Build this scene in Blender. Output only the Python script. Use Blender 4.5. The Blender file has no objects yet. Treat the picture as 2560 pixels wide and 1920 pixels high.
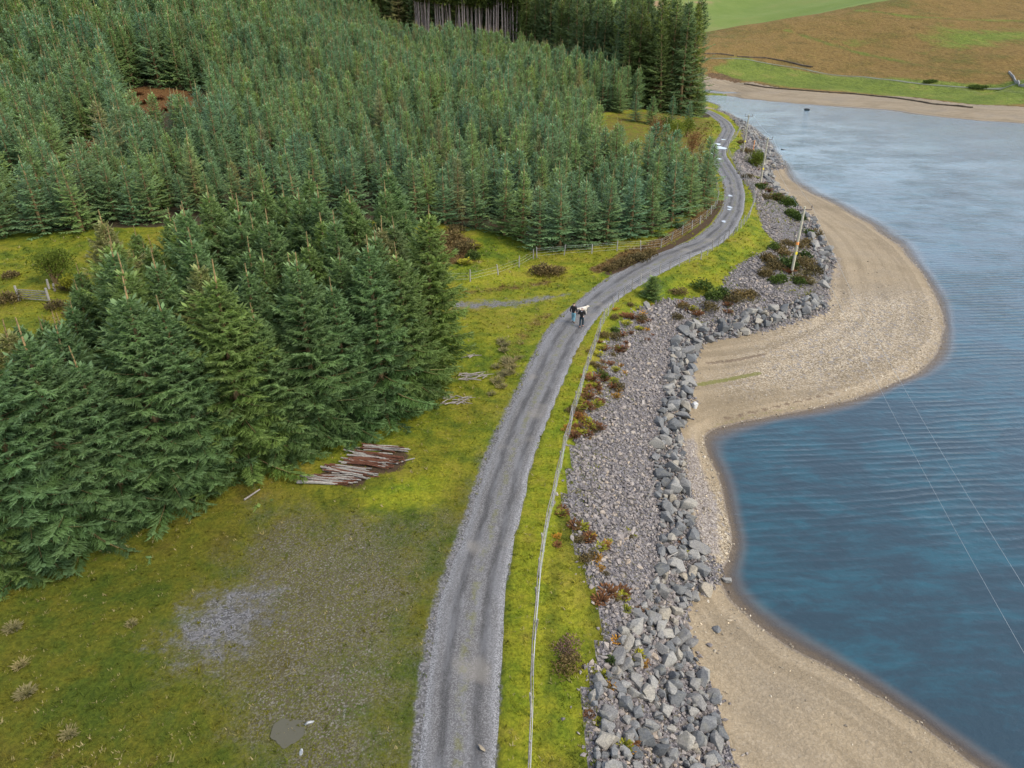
import bpy, bmesh, math, random
import numpy as np
from mathutils import Vector, Matrix, Euler, noise as mnoise

R = math.radians
random.seed(7); rng = np.random.default_rng(11)
sc = bpy.context.scene
C = sc.collection

# ------------------------------------------------------------------ camera, sky, sun, exposure
CAM_H, PITCH, FPX = 24.0, R(27.5), 710.0
cam_d = bpy.data.cameras.new('camera'); cam = bpy.data.objects.new('camera', cam_d); C.objects.link(cam)
cam_d.sensor_width = 36.0; cam_d.lens = FPX/1024*36.0; cam_d.clip_end = 6000; cam_d.clip_start = 0.5
cam.location = (0, 0, CAM_H); cam.rotation_euler = (R(90)-PITCH, 0, 0)
sc.camera = cam
SUN_EL, SUN_AZ = R(50), R(118)          # azimuth clockwise from +Y: over the lake, to the right
w = bpy.data.worlds.new('World'); sc.world = w; w.use_nodes = True
wn = w.node_tree; bg = wn.nodes['Background']
sky = wn.nodes.new('ShaderNodeTexSky'); sky.sky_type = 'NISHITA'; sky.sun_disc = False
sky.sun_elevation = SUN_EL; sky.sun_rotation = SUN_AZ; sky.air_density = 1.0; sky.dust_density = 1.2; sky.ozone_density = 1.0
hs = wn.nodes.new('ShaderNodeHueSaturation'); hs.inputs['Saturation'].default_value = 0.70
wn.links.new(sky.outputs[0], hs.inputs['Color']); wn.links.new(hs.outputs[0], bg.inputs['Color'])
bg.inputs['Strength'].default_value = 0.15
sun_d = bpy.data.lights.new('sun', 'SUN'); sun = bpy.data.objects.new('sun', sun_d); C.objects.link(sun)
sun_d.energy = 1.2; sun_d.angle = R(18); sun_d.color = (1.0, 0.91, 0.76)
sdir = Vector((math.sin(SUN_AZ)*math.cos(SUN_EL), math.cos(SUN_AZ)*math.cos(SUN_EL), math.sin(SUN_EL)))
sun.rotation_euler = sdir.to_track_quat('Z', 'Y').to_euler(); sun.location = (0, 0, 80)
sc.view_settings.view_transform = 'Standard'; sc.view_settings.look = 'None'
sc.view_settings.gamma = 1.0; sc.view_settings.use_curve_mapping = False
sc.view_settings.exposure = 1.36
try:
    sc.cycles.max_bounces = 6; sc.cycles.transparent_max_bounces = 6; sc.cycles.caustics_reflective = False; sc.cycles.caustics_refractive = False
except Exception: pass

# ------------------------------------------------------------------ surveying: sight lines from the drone down to the land
SD = 1024/2212.0
CT, ST = math.cos(PITCH), math.sin(PITCH)
def ray(u, v):
    a = (np.asarray(u, float)*SD-512)/FPX; b = (384-np.asarray(v, float)*SD)/FPX
    return a, CT+b*ST, -ST+b*CT
def at_z(u, v, z):
    dx, dy, dz = ray(u, v); t = (np.asarray(z, float)-CAM_H)/dz
    return np.stack([dx*t, dy*t, CAM_H+dz*t], -1)
def at_y(u, v, y):
    dx, dy, dz = ray(u, v); t = np.asarray(y, float)/dy
    return np.stack([dx*t, dy*t, CAM_H+dz*t], -1)
WATER = -4.0
roadL = [(890,1900),(905,1659),(912,1560),(921,1460),(935,1370),(952,1287),(990,1190),(1031,1101),(1049,1010),(1077,940),(1112,870),(1144,800),(1179,729),(1207,694),(1249,659),(1291,624),(1337,589),(1411,553),(1470,532),(1498,521),(1540,492),(1564,457),(1571,422),(1564,387),(1543,352),(1534,334),(1540,316),(1554,299),(1566,281),(1557,263.6),(1537,247),(1515,236),(1480,228)]
roadR = [(1062,1900),(1072,1659),(1076,1560),(1080,1460),(1085,1370),(1092,1287),(1104,1190),(1119,1101),(1144,1010),(1168,940),(1197,870),(1225,800),(1258,729),(1281,694),(1309,659),(1362,624),(1425,589),(1495,553),(1530,537),(1557,527),(1589,492),(1605,457),(1609,422),(1603,387),(1580,352),(1568,334),(1570,316),(1579,299),(1586,281),(1575,263.6),(1549,247),(1524,236),(1486,228)]
fenceR = [(1141,1760),(1144,1659),(1152.6,1410),(1161,1287),(1177,1174),(1196,1078),(1214,993),(1232,923),(1249.5,870),(1267,807),(1288,743),(1305,698),(1340,645),(1390,610),(1446,585),(1481,571),(1515,562),(1589,506),(1617,474.5),(1629,439),(1624,411),(1603,379.6),(1582,351.5),(1570,330),(1575,313),(1589,299),(1599.6,277.7),(1589,263.6),(1571,249.6),(1540,237)]
toe = [(1600,1900,-3),(1590,1800,-3),(1562,1659,-3),(1565,1600,-3),(1540,1500,-3),(1505,1440,-3),(1470,1340,-3.1),(1480,1285,-3.5),(1538,1264,-3.9),(1548,1228,-3.9),(1510,1180,-3.4),(1492,1104,-3.1),(1478,1010,-3),(1464,930,-3),(1472,890,-3),(1490,860,-3),(1490,830,-3),(1494,785,-2.9),(1516,737,-2.9),(1575,727,-2.9),(1663,709,-2.8),(1783,671,-2.8),(1788,606,-2.8),(1802,556,-2.8),(1786,540,-2.8),(1752,468,-2.9),(1712,436,-3),(1673,397,-3.1),(1662,366,-3.3),(1696,361,-3.95),(1680,337,-4),(1659,306,-4),(1631,281,-4),(1603,263.6,-4),(1575,248,-4),(1545,236,-4)]
shore = [(2330,1790),(2123,1659),(2032,1585),(1951,1533),(1870,1480),(1786,1431),(1730,1410),(1659,1371),(1610,1325),(1582,1293),(1553,1268),(1556,1234),(1578,1209),(1588,1160),(1578,1118),(1567,1081),(1550,1021),(1529,982),(1522,944),(1540,930),(1592,915.6),(1680,898),(1750,884),(1838,866),(1891,848),(1937,828),(1982,807),(2014,778.6),(2039,736),(2046,708),(2035,673),(2018,631),(1989,582),(1954,540),(1940,527),(1874,482),(1807,443),(1737,408),(1702,380),(1697,362)]
farshore = [(1500,192),(1540,198.6),(1592,211),(1680,221.5),(1786,228.5),(1874,233.8),(1944,239),(1997,249.6),(2102,260),(2212,266.5),(2400,276)]
under = [(1700,1050,-6),(1640,1150,-5.2),(1650,1280,-5.2),(1760,1340,-5.6),(1900,1440,-6),(2080,1560,-6.5),(2250,1650,-7),(2000,1300,-9),(2000,950,-7.5),(1700,960,-5.3),(1580,990,-4.7),(2150,800,-8),(2212,500,-10),(1990,480,-7),(2100,650,-7),(1850,380,-8),(1790,340,-7),(1740,330,-5.5),(1700,290,-6),(1660,255,-6),(1900,300,-9),(1700,240,-6),(2100,300,-8),(1560,212,-6),(1575,222,-6),(1600,232,-6),(1552,224,-5.5),(1622,247,-6),(1545,207,-5.5),(1640,240,-7),(1525,205,-5.5),(1530,222,-5.5)]
def resamp(P, step):
    P = np.asarray(P, float); seg = np.linalg.norm(np.diff(P[:, :2], axis=0), axis=1); s = np.r_[0, np.cumsum(seg)]
    n = max(2, int(s[-1]/step)+1); t = np.linspace(0, s[-1], n)
    return np.stack([np.interp(t, s, P[:, k]) for k in range(P.shape[1])], -1)
def smooth(P, it=2):
    P = np.array(P, float)
    for _ in range(it): P[1:-1] = .25*P[:-2]+.5*P[1:-1]+.25*P[2:]
    return P
L3 = at_z(*np.array(roadL).T, 0); R3 = at_z(*np.array(roadR).T, 0)
roadC = smooth(resamp(np.c_[(L3+R3)/2, np.clip(np.linalg.norm(L3-R3, axis=1)/2*.93, 1.25, 1.75)], 0.6), 6)   # x,y,z,half width
toe_w = at_z(*np.array(toe)[:, :2].T, np.array(toe)[:, 2])
shore_w = resamp(at_z(*np.array(shore).T, WATER), 1.5)
far_w = resamp(at_z(*np.array(farshore).T, WATER), 10)
fence_w = at_z(*np.array(fenceR).T, -0.1)
ctrl = [roadC[::6, :3], resamp(fence_w, 4), resamp(toe_w, 2.0), shore_w, far_w]
for q_ in ((1500,186,-3),(1560,191,-3.1),(1620,200,-3.1),(1700,206,-3),(1800,214,-3),(1900,222,-3),(1550,195,-3.3),(1575,201,-3.3),(1600,206,-3.3),(1960,226,-3),(2030,236,-3),(2110,244,-3),(2200,250,-3),(2330,258,-3)): ctrl.append(at_z(*q_)[None])
und = np.array(under); ctrl.append(at_z(und[:, 0], und[:, 1], und[:, 2]))
for (u, v, z) in [  # bank crest and slope
    (1330,1659,-.5),(1420,1659,-1.7),(1310,1500,-.5),(1400,1500,-1.7),(1340,1380,-.6),(1410,1380,-1.8),(1290,1250,-.4),(1380,1250,-1.7),(1240,1120,-.4),(1350,1150,-1.6),(1420,1100,-2.4),(1250,1000,-.4),(1350,1000,-1.6),(1420,1000,-2.5),(1270,900,-.4),(1360,900,-1.7),(1420,880,-2.5),(1310,790,-.4),(1380,790,-1.6),(1440,790,-2.4),(1360,700,-.4),(1410,700,-1.3),(1450,740,-2.3),(1420,650,-.5),(1520,660,-1.2),(1520,710,-2.4),(1640,690,-2.2),(1520,620,-.7),(1600,610,-1.0),(1680,640,-1.6),(1740,650,-2.0),(1710,590,-1.3),(1760,590,-1.9),(1690,540,-1.2),(1745,545,-2.0),(1640,530,-.8),(1580,560,-.5),(1660,480,-.8),(1720,500,-2.0),(1690,440,-2.1),(1640,420,-.8),(1660,400,-2.2),(1620,380,-.9),(1643,394,-1.2),(1605,331,-.6),(1640,340,-1.7),(1610,290,-.9),(1645,320,-2.4),(1600,262,-1.6),(1572,244,-1.5),
    (1800,700,-3.4),(1900,700,-3.6),(1650,780,-3.2),(1750,800,-3.5),(1600,850,-3.4),(1850,600,-3.4),(1780,470,-3.4),(1700,1500,-3.4),(1650,1659,-3.1),(1850,1580,-3.6),(1600,1450,-3.3),(1545,1130,-3.6),
    (0,1659,.1),(100,1400,0),(500,1500,0),(400,1250,0),(800,1500,.02),(820,1300,0),(800,1060,0),(1000,900,0),(1000,700,0),(1100,640,.05),(1150,560,.3),(1290,540,.4),(1400,520,.4),(990,590,.3),(960,520,.9),(1050,540,.7),(150,560,1.4),(60,640,.7),(100,720,0.2),(0,525,1.8),(1500,440,.5),(1490,380,.5),(1530,300,.4),(1480,290,1.2),(1350,300,1.6)]:
    ctrl.append(at_z(u, v, z)[None])
ctrl.append(np.array([  # the wooded hillside, the land behind the drone, the moor across the water and the green hill behind it
    (-55,75,2.0),(-68,110,5),(-76,150,8),(-36,280,12.5),(0,285,11),(-140,200,28),(-105,160,12),(-100,205,22),(-170,250,42),(-200,300,60),(-60,220,13),(-20,150,4.5),(0,100,1.6),(20,130,1.8),(40,185,1.5),(-30,100,3),(-20,200,7.5),(-25,245,10.5),(-80,300,20),(10,250,7.5),(45,260,4),(30,200,4),(55,215,0.5),(60,260,0),(70,320,0),(20,330,13),(-80,340,24),(-250,200,40),(-300,400,85),(-150,120,10),(-250,80,10),(-120,60,3),(-100,500,55),(60,450,14),(-300,0,8),(-80,10,0),(-60,-80,0),(0,-80,0),(-20,-20,0),(-3,-30,0),(6,0,-.4),(10,-70,-1),(30,-80,-4.5),(60,-60,-8),(80,0,-9),(150,-50,-10),(140,100,-10),(250,50,-10),(300,150,-6),(12,-20,-3),(20,-20,-4),(11,5,-2.6),(18,6,-3.6),(26,6,-4.2),
    (95,330,-2.6),(120,320,-2.5),(150,300,-2.4),(180,285,-2.2),(210,262,-2.2),(85,340,-2.2),(260,250,-1)], float))
for (u, v, y) in [(1540,172,335),(1620,176,326),(1700,185,318),(1800,192,308),(1900,200,298),(2000,215,266),(2100,225,251),(2200,238,235),(1680,141,370),(1560,130,375),(1800,160,350),(1540,104,405),(1515,77,480),(1592,58,482),(1715,33,485),(1856,14,480),(1961,0,470),(1700,90,415),(1850,110,385),(1850,60,425),(2000,60,400),(2212,170,280),(2212,120,322),(2212,60,380),(2212,0,450),(2100,30,425),(2000,130,345),(2100,160,310),(2050,-60,560),(2300,-60,560)]:
    ctrl.append(at_y(u, v, y)[None])
ctrl.append(np.array([(140,560,8),(230,600,20),(90,560,2),(180,680,6),(320,620,45),(80,700,6),(0,650,30),(100,850,26),(0,950,50),(250,850,30),(200,1000,58),(400,1000,70),(100,1250,95),(400,1300,110),(-100,1250,120),(0,780,38),(420,400,60),(500,200,50),(500,700,80),(-420,1200,140),(-420,800,100)], float))
CP = np.concatenate([c[:, :3] for c in ctrl])
_, keep = np.unique(np.round(CP[:, :2]/0.7).astype(int), axis=0, return_index=True); CP = CP[keep]
S = 100.0
_P = CP[:, :2]/S; n = len(CP)
A = -np.linalg.norm(_P[:, None]-_P[None], axis=2); A[np.diag_indices(n)] += 0.0004
Q = np.c_[np.ones(n), _P]
sol = np.linalg.solve(np.block([[A, Q], [Q.T, np.zeros((3, 3))]]), np.r_[CP[:, 2], np.zeros(3)])
RC = roadC[::2]
def poly_dist(x, y, P):
    """distance to a polyline and the parameter index along it"""
    best = np.full(x.shape, 1e9); arg = np.zeros(x.shape)
    for i in range(len(P)-1):
        ax, ay = P[i, 0], P[i, 1]; bx, by = P[i+1, 0]-ax, P[i+1, 1]-ay
        t = np.clip(((x-ax)*bx+(y-ay)*by)/(bx*bx+by*by+1e-9), 0, 1)
        d = np.hypot(x-ax-t*bx, y-ay-t*by); m = d < best
        best[m] = d[m]; arg[m] = i+t[m]
    return best, arg
def inside(x, y, P):
    r = np.zeros(x.shape, bool); j = len(P)-1
    for i in range(len(P)):
        xi, yi, xj, yj = P[i, 0], P[i, 1], P[j, 0], P[j, 1]
        r ^= ((yi > y) != (yj > y)) & (x < (xj-xi)*(y-yi)/(yj-yi+1e-12)+xi); j = i
    return r
def sstep(a, b, x):
    t = np.clip((x-a)/(b-a), 0, 1); return t*t*(3-2*t)
def wob(x, y):
    return (np.sin(x*.9+1.3*np.sin(y*.37))*np.sin(y*.71+1.1*np.sin(x*.43)))*.05+np.sin(x*.23+y*.31)*np.sin(y*.19-x*.11)*.12+np.sin(x*2.3+y*1.7)*np.sin(y*2.9-x*1.1)*.02
def height(x, y):
    x = np.asarray(x, float); y = np.asarray(y, float); sh = x.shape; x = x.ravel(); y = y.ravel()
    z = np.empty(x.shape)
    for i in range(0, len(x), 20000):
        q = np.c_[x[i:i+20000], y[i:i+20000]]/S
        K = -np.sqrt(np.maximum((q[:, None, 0]-_P[None, :, 0])**2+(q[:, None, 1]-_P[None, :, 1])**2, 0))
        z[i:i+20000] = K@sol[:n]+sol[n]+q@sol[n+1:]
    m = (x > RC[:, 0].min()-9) & (x < RC[:, 0].max()+9) & (y > RC[:, 1].min()-9) & (y < RC[:, 1].max()+9)
    d = np.full(x.shape, 99.); zc = np.zeros(x.shape); hw = np.full(x.shape, 1.4)
    if m.any():
        dd, aa = poly_dist(x[m], y[m], RC); d[m] = dd
        hw[m] = np.interp(aa, np.arange(len(RC)), RC[:, 3])
    far = sstep(2, 6, d)
    z = z + wob(x, y)*far*np.where(z < -2.6, .35, 1.0) + np.sin(x*.05+y*.03)*np.sin(y*.041)*np.clip((y-380)/100, 0, 1)*1.0
    z = z*(sstep(1.9, 4.5, d)) - .13*sstep(hw+.15, hw-.1, d)
    return z.reshape(sh)

# ------------------------------------------------------------------ object helpers
def tag(o, label=None, cat=None, group=None, kind=None):
    if label: o['label'] = label
    if cat: o['category'] = cat
    if group: o['group'] = group
    if kind: o['kind'] = kind
    return o
def link(name, data, parent=None, loc=None, rot=None, scale=None):
    o = bpy.data.objects.new(name, data); C.objects.link(o)
    if parent is not None: o.parent = parent
    if loc is not None: o.location = loc
    if rot is not None: o.rotation_euler = rot
    if scale is not None: o.scale = scale
    return o
def empty(name, loc, rz=0.0, label=None, cat=None, group=None, scale=None):
    o = link(name, None, None, loc, (0, 0, rz), scale); o.empty_display_size = .3
    return tag(o, label, cat, group)
def np_mesh(name, V, F, mat=None, attrs=None, smooth_=False):
    """F: (n,3) or (n,4) int array"""
    V = np.asarray(V, np.float32); F = np.asarray(F, np.int32); k = F.shape[1]
    me = bpy.data.meshes.new(name); me.vertices.add(len(V)); me.vertices.foreach_set('co', V.ravel())
    me.loops.add(F.size); me.loops.foreach_set('vertex_index', F.ravel())
    me.polygons.add(len(F)); me.polygons.foreach_set('loop_start', np.arange(0, F.size, k, dtype=np.int32))
    me.polygons.foreach_set('use_smooth', np.full(len(F), smooth_, bool))
    for nm, a in (attrs or {}).items():
        at = me.attributes.new(nm, 'FLOAT', 'POINT'); at.data.foreach_set('value', np.asarray(a, np.float32).ravel())
    me.update(calc_edges=True)
    if mat: me.materials.append(mat)
    return me
class MB:
    """gathers tubes and boxes into one mesh"""
    def __init__(s): s.v = []; s.f = []
    def tube(s, pts, radii, sides=6, cap=True):
        pts = [Vector(p) for p in pts]; b = len(s.v); m = len(pts)
        if not hasattr(radii, '__len__'): radii = [radii]*m
        up = Vector((0, 0, 1))
        for i, p in enumerate(pts):
            d = (pts[min(i+1, m-1)]-pts[max(i-1, 0)]).normalized()
            a = d.cross(up if abs(d.z) < .95 else Vector((1, 0, 0))).normalized(); c = d.cross(a)
            for k in range(sides):
                t = 2*math.pi*k/sides; s.v.append(p+(a*math.cos(t)+c*math.sin(t))*radii[i])
        for i in range(m-1):
            for k in range(sides):
                k2 = (k+1) % sides
                s.f.append((b+i*sides+k, b+i*sides+k2, b+(i+1)*sides+k2, b+(i+1)*sides+k))
        if cap:
            s.f.append(tuple(b+k for k in range(sides))[::-1]); s.f.append(tuple(b+(m-1)*sides+k for k in range(sides)))
        return s
    def box(s, c, size, M=None):
        b = len(s.v)
        for i in range(8):
            p = Vector(((i & 1)-.5, (i >> 1 & 1)-.5, (i >> 2)-.5)); p = Vector((p.x*size[0], p.y*size[1], p.z*size[2]))
            if M: p = M@p
            s.v.append(Vector(c)+p)
        for q in ((0,2,3,1),(4,5,7,6),(0,1,5,4),(2,6,7,3),(0,4,6,2),(1,3,7,5)): s.f.append(tuple(b+k for k in q))
        return s
    def mesh(s, name, mat, smooth_=False):
        me = bpy.data.meshes.new(name); me.from_pydata([tuple(v) for v in s.v], [], s.f); me.update()
        if mat: me.materials.append(mat)
        if smooth_: me.polygons.foreach_set('use_smooth', [True]*len(me.polygons))
        return me
    def build(s, name, mat, parent=None, smooth_=False): return link(name, s.mesh(name, mat, smooth_), parent)

# ------------------------------------------------------------------ materials
class MT:
    def __init__(s, name):
        s.m = bpy.data.materials.new(name); s.m.use_nodes = True; s.t = s.m.node_tree; s.t.nodes.clear()
        s.out = s.t.nodes.new('ShaderNodeOutputMaterial'); s._pos = None
    def n(s, ty, ins=None, **a):
        nd = s.t.nodes.new('ShaderNode'+ty)
        for k, v in a.items(): setattr(nd, k, v)
        for k, v in (ins or {}).items(): s.set(nd.inputs[k], v)
        return nd
    def set(s, sock, v):
        if isinstance(v, bpy.types.NodeSocket): s.t.links.new(v, sock)
        elif isinstance(v, tuple) and len(v) == 3 and sock.type == 'RGBA': sock.default_value = (*v, 1)
        else: sock.default_value = v
    @property
    def pos(s):
        if s._pos is None: s._pos = s.n('NewGeometry').outputs['Position']
        return s._pos
    def noise(s, sc_, det=3, rough=.55, vec=None, out=0, dist=0.0):
        return s.n('TexNoise', {'Vector': vec or s.pos, 'Scale': sc_, 'Detail': det, 'Roughness': rough, 'Distortion': dist}).outputs[out]
    def vor(s, sc_, vec=None, out='Color', feature='F1'):
        return s.n('TexVoronoi', {'Vector': vec or s.pos, 'Scale': sc_}, feature=feature).outputs[out]
    def attr(s, name): return s.n('Attribute', attribute_name=name).outputs['Fac']
    def math(s, op, a, b=0.0, c=None, clamp=False):
        d = {0: a, 1: b}
        if c is not None: d[2] = c
        return s.n('Math', d, operation=op, use_clamp=clamp).outputs[0]
    def mr(s, v, a, b, c=0.0, d=1.0, smooth_=True):
        return s.n('MapRange', {'Value': v, 'From Min': a, 'From Max': b, 'To Min': c, 'To Max': d}, interpolation_type='SMOOTHSTEP' if smooth_ else 'LINEAR').outputs[0]
    def mix(s, f, a, b, blend='MIX'):
        nd = s.n('Mix', data_type='RGBA', blend_type=blend); nd.clamp_factor = True
        s.set(nd.inputs[0], f); s.set(nd.inputs[6], a); s.set(nd.inputs[7], b); return nd.outputs[2]
    def ramp(s, f, stops):
        nd = s.n('ValToRGB', {'Fac': f}); e = nd.color_ramp.elements
        while len(e) < len(stops): e.new(.5)
        for k, (p, c) in enumerate(stops): e[k].position = p; e[k].color = (*c, 1)
        return nd.outputs[0]
    def sep(s, c, k=0): return s.n('SeparateColor', {'Color': c}).outputs[k]
    def map(s, scale, vec=None, rot=(0,0,0)): return s.n('Mapping', {'Vector': vec or s.pos, 'Scale': scale, 'Rotation': rot}).outputs[0]
    def bump(s, h, strength=.5, dist=.05, normal=None):
        d = {'Height': h, 'Strength': strength, 'Distance': dist}
        if normal: d['Normal'] = normal
        return s.n('Bump', d).outputs[0]
    def edge(s, a, nz, lo=.4, hi=.6, amt=.7):
        """a mask attribute broken up by noise"""
        return s.mr(s.math('ADD', a, s.math('MULTIPLY', s.math('SUBTRACT', nz, .5), amt)), lo, hi)
    def principled(s, col, rough=.9, normal=None, spec=.25, **kw):
        d = {'Base Color': col, 'Roughness': rough, 'Specular IOR Level': spec}; d.update(kw)
        if normal: d['Normal'] = normal
        b = s.n('BsdfPrincipled', d); s.t.links.new(b.outputs[0], s.out.inputs[0]); return s.m

def grass_colour(m):
    """the sward: lush verge, olive moss and straw, in patches that follow the ground"""
    big = m.noise(.11, 3, .6); mid = m.noise(.7, 4, .65); fine = m.noise(5.5, 4, .7)
    lush = m.attr('lush'); brown = m.attr('brown')
    k = m.math('ADD', m.math('MULTIPLY', big, .6), m.math('MULTIPLY', mid, .5))
    dull = m.ramp(k, [(.34, (.038, .064, .008)), (.47, (.070, .092, .010)), (.58, (.115, .112, .012)), (.72, (.098, .080, .014))])
    rich = m.ramp(k, [(.34, (.090, .152, .012)), (.46, (.158, .202, .013)), (.58, (.235, .236, .017)), (.72, (.265, .210, .036))])
    c = m.mix(m.edge(lush, mid, .3, .75, .5), dull, rich)
    bc = m.ramp(fine, [(.3, (.050, .030, .014)), (.5, (.105, .062, .022)), (.7, (.165, .110, .035))])
    c = m.mix(m.edge(brown, mid, .38, .66, .8), c, bc)
    c = m.mix(m.mr(fine, .3, .75), m.mix(1.0, c, (.62, .66, .62), 'MULTIPLY'), m.mix(1.0, c, (1.22, 1.18, 1.1), 'MULTIPLY'))
    return c, big, mid, fine
def mat_ground():
    m = MT('ground_turf'); c, big, mid, fine = grass_colour(m)
    vf = m.noise(28, 3, .7); st = m.vor(16); st2 = m.vor(7)
    # bare gravel and trodden earth
    gr = m.mix(m.mr(m.sep(st), .35, .95), (.085, .081, .078), (.225, .217, .212))
    gr = m.mix(m.mr(m.sep(st2, 1), .5, 1), gr, (.17, .16, .155))
    earth = m.mix(m.mr(m.sep(st, 1), .6, .95), (.095, .078, .046), (.21, .19, .155))
    earth = m.mix(m.mr(mid, .40, .60), earth, m.mix(m.mr(m.sep(st, 2), .4, .8), (.078, .066, .040), (.165, .148, .110)))
    tuf = m.noise(9, 4, .75)
    c = m.mix(m.math('MULTIPLY', m.edge(m.attr('dirt'), m.noise(.45, 5, .7), .30, .75, .9), m.mr(tuf, .36, .56)), c, earth)
    c = m.mix(m.math('MULTIPLY', m.edge(m.attr('gravel'), m.noise(1.1, 6, .75), .36, .66, 1.1), m.mr(tuf, .70, .60)), c, gr)
    c = m.mix(m.edge(m.attr('soil'), mid, .4, .6, .8), c, m.mix(fine, (.030, .020, .012), (.10, .064, .036)))
    # needle litter beneath the trees, bracken
    c = m.mix(m.edge(m.attr('litter'), mid, .4, .6, .6), c, m.mix(fine, (.022, .018, .010), (.065, .048, .024)))
    c = m.mix(m.edge(m.attr('bracken'), mid, .4, .6, .6), c, m.ramp(m.noise(3.5, 4, .8), [(.3, (.045, .022, .010)), (.5, (.105, .052, .018)), (.68, (.17, .10, .035))]))
    h = m.math('ADD', m.math('MULTIPLY', fine, 1.0), m.math('MULTIPLY', vf, .5))
    return m.principled(c, .95, m.bump(h, .9, .12), .12)
def mat_road():
    m = MT('road_surface'); uv = m.n('UVMap').outputs[0]; x = m.n('SeparateXYZ', {'Vector': uv}).outputs[0]
    ax = m.math('ABSOLUTE', m.math('ADD', x, m.math('MULTIPLY', m.math('SUBTRACT', m.noise(.5, 3), .5), .3)))
    wear = m.noise(.45, 4, .6); st = m.vor(24); sp = m.noise(60, 2, .6)
    rut = m.math('MULTIPLY', m.mr(m.math('ABSOLUTE', m.math('SUBTRACT', ax, .48)), .22, .05), m.mr(wear, .15, .48, .35, 1.0))
    base = m.mix(m.mr(m.sep(st), .25, .95), (.088, .082, .076), (.180, .171, .163))
    dark = m.mix(m.mr(m.sep(st, 1), .4, 1), (.040, .038, .036), (.080, .076, .073))
    c = m.mix(m.math('MULTIPLY', rut, .78), base, dark)
    stretched = m.noise(2.0, 4, .65, m.map((1.0, .12, 1.0), uv))
    c = m.mix(m.math('MULTIPLY', m.mr(stretched, .42, .66), .5), c, (.175, .172, .172))
    mid = m.math('MULTIPLY', m.mr(ax, .24, .03), m.mr(m.noise(1.6, 4, .7), .45, .62))
    c = m.mix(m.math('MULTIPLY', mid, .55), c, (.135, .130, .040))
    c = m.mix(m.math('MULTIPLY', m.mr(m.noise(.33, 2, .5), .58, .72), .5), c, (.215, .190, .155))
    loose = m.mr(ax, .74, .98); c = m.mix(loose, c, m.mix(m.mr(m.sep(st, 2), .2, .9), (.12, .115, .111), (.265, .258, .25)))
    return m.principled(c, .85, m.bump(m.math('ADD', m.sep(st), sp), .5, .03), .3)
def mat_beach():
    m = MT('beach_shingle'); big = m.noise(.10, 3, .6); mid = m.noise(.8, 4, .65); fine = m.noise(6, 3, .7)
    p1, p2 = m.vor(11), m.vor(4.2)
    bandv = m.n('CombineXYZ', {0: m.math('ADD', m.attr('shd'), m.math('MULTIPLY', mid, .8)), 1: m.math('MULTIPLY', big, 2.0)}).outputs[0]; bands = m.noise(.75, 3, .6, bandv)
    c = m.ramp(big, [(.32, (.220, .170, .104)), (.5, (.270, .210, .132)), (.68, (.232, .186, .126))])
    peb = m.ramp(m.sep(p1), [(0, (.08, .062, .046)), (.30, (.21, .165, .108)), (.62, (.36, .290, .195)), (1, (.58, .51, .40))])
    stony = m.mr(m.math('ADD', m.math('MULTIPLY', m.attr('stony'), .8), m.math('MULTIPLY', mid, .5)), .22, .9)
    c = m.mix(m.math('MULTIPLY', m.math('ADD', m.math('MULTIPLY', stony, .7), .10), .9), c, peb)
    c = m.mix(m.math('MULTIPLY', m.mr(m.sep(p2, 1), .80, .95), stony), c, (.23, .205, .18))
    c = m.mix(m.mr(bands, .36, .64), m.mix(1.0, c, (.84, .825, .80), 'MULTIPLY'), m.mix(1.0, c, (1.08, 1.07, 1.05), 'MULTIPLY'))
    purple = m.edge(m.attr('rubbly'), mid, .4, .6, .5); c = m.mix(m.math('MULTIPLY', purple, .75), c, m.ramp(m.sep(p1, 1), [(0, (.10, .085, .080)), (.5, (.20, .172, .158)), (1, (.36, .32, .28))]))
    c = m.mix(m.math('MULTIPLY', m.edge(m.attr('weed'), fine, .35, .6, .7), .8), c, m.mix(fine, (.10, .085, .03), (.19, .20, .035)))
    c = m.mix(m.math('MULTIPLY', m.edge(m.attr('strand'), fine, .35, .6, .8), .75), c, (.125, .085, .055))
    c = m.mix(m.math('MULTIPLY', m.mr(fine, .35, .7), .35), c, m.mix(1.0, c, (.68, .66, .64), 'MULTIPLY'))
    zz = m.n('SeparateXYZ', {'Vector': m.pos}).outputs[2]; wn_ = m.math('SUBTRACT', m.math('ADD', m.math('MULTIPLY', m.noise(1.3, 5, .7), .6), m.math('MULTIPLY', m.noise(7, 3, .7), .4)), .5); zn = m.math('ADD', zz, m.math('MULTIPLY', wn_, .22)); wet = m.math('MULTIPLY', m.mr(zn, WATER+.065, WATER+.030), m.mr(zn, WATER-.16, WATER-.03, .15, 1.0))
    c = m.mix(m.math('MULTIPLY', wet, .78), c, m.mix(m.sep(p1), (.115, .090, .066), (.19, .150, .108)))
    return m.principled(c, m.mr(wet, 0, 1, .92, .5), m.bump(m.math('ADD', m.math('MULTIPLY', m.noise(3.4, 2, .5), 1.0), m.math('ADD', m.sep(p1), fine)), .8, .08), .2)
def mat_scree_base():
    m = MT('bank_rubble'); p1, p2 = m.vor(9), m.vor(20); fine = m.noise(6, 3)
    c = m.ramp(m.sep(p1), [(0, (.060, .054, .054)), (.5, (.14, .126, .126)), (1, (.26, .235, .225))])
    c = m.mix(m.math('MULTIPLY', m.mr(fine, .52, .66), .6), c, m.mix(m.sep(p2), (.10, .085, .020), (.15, .125, .03)))
    return m.principled(c, .9, m.bump(m.vor(9, out='Distance'), 1.0, .15), .2)
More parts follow.
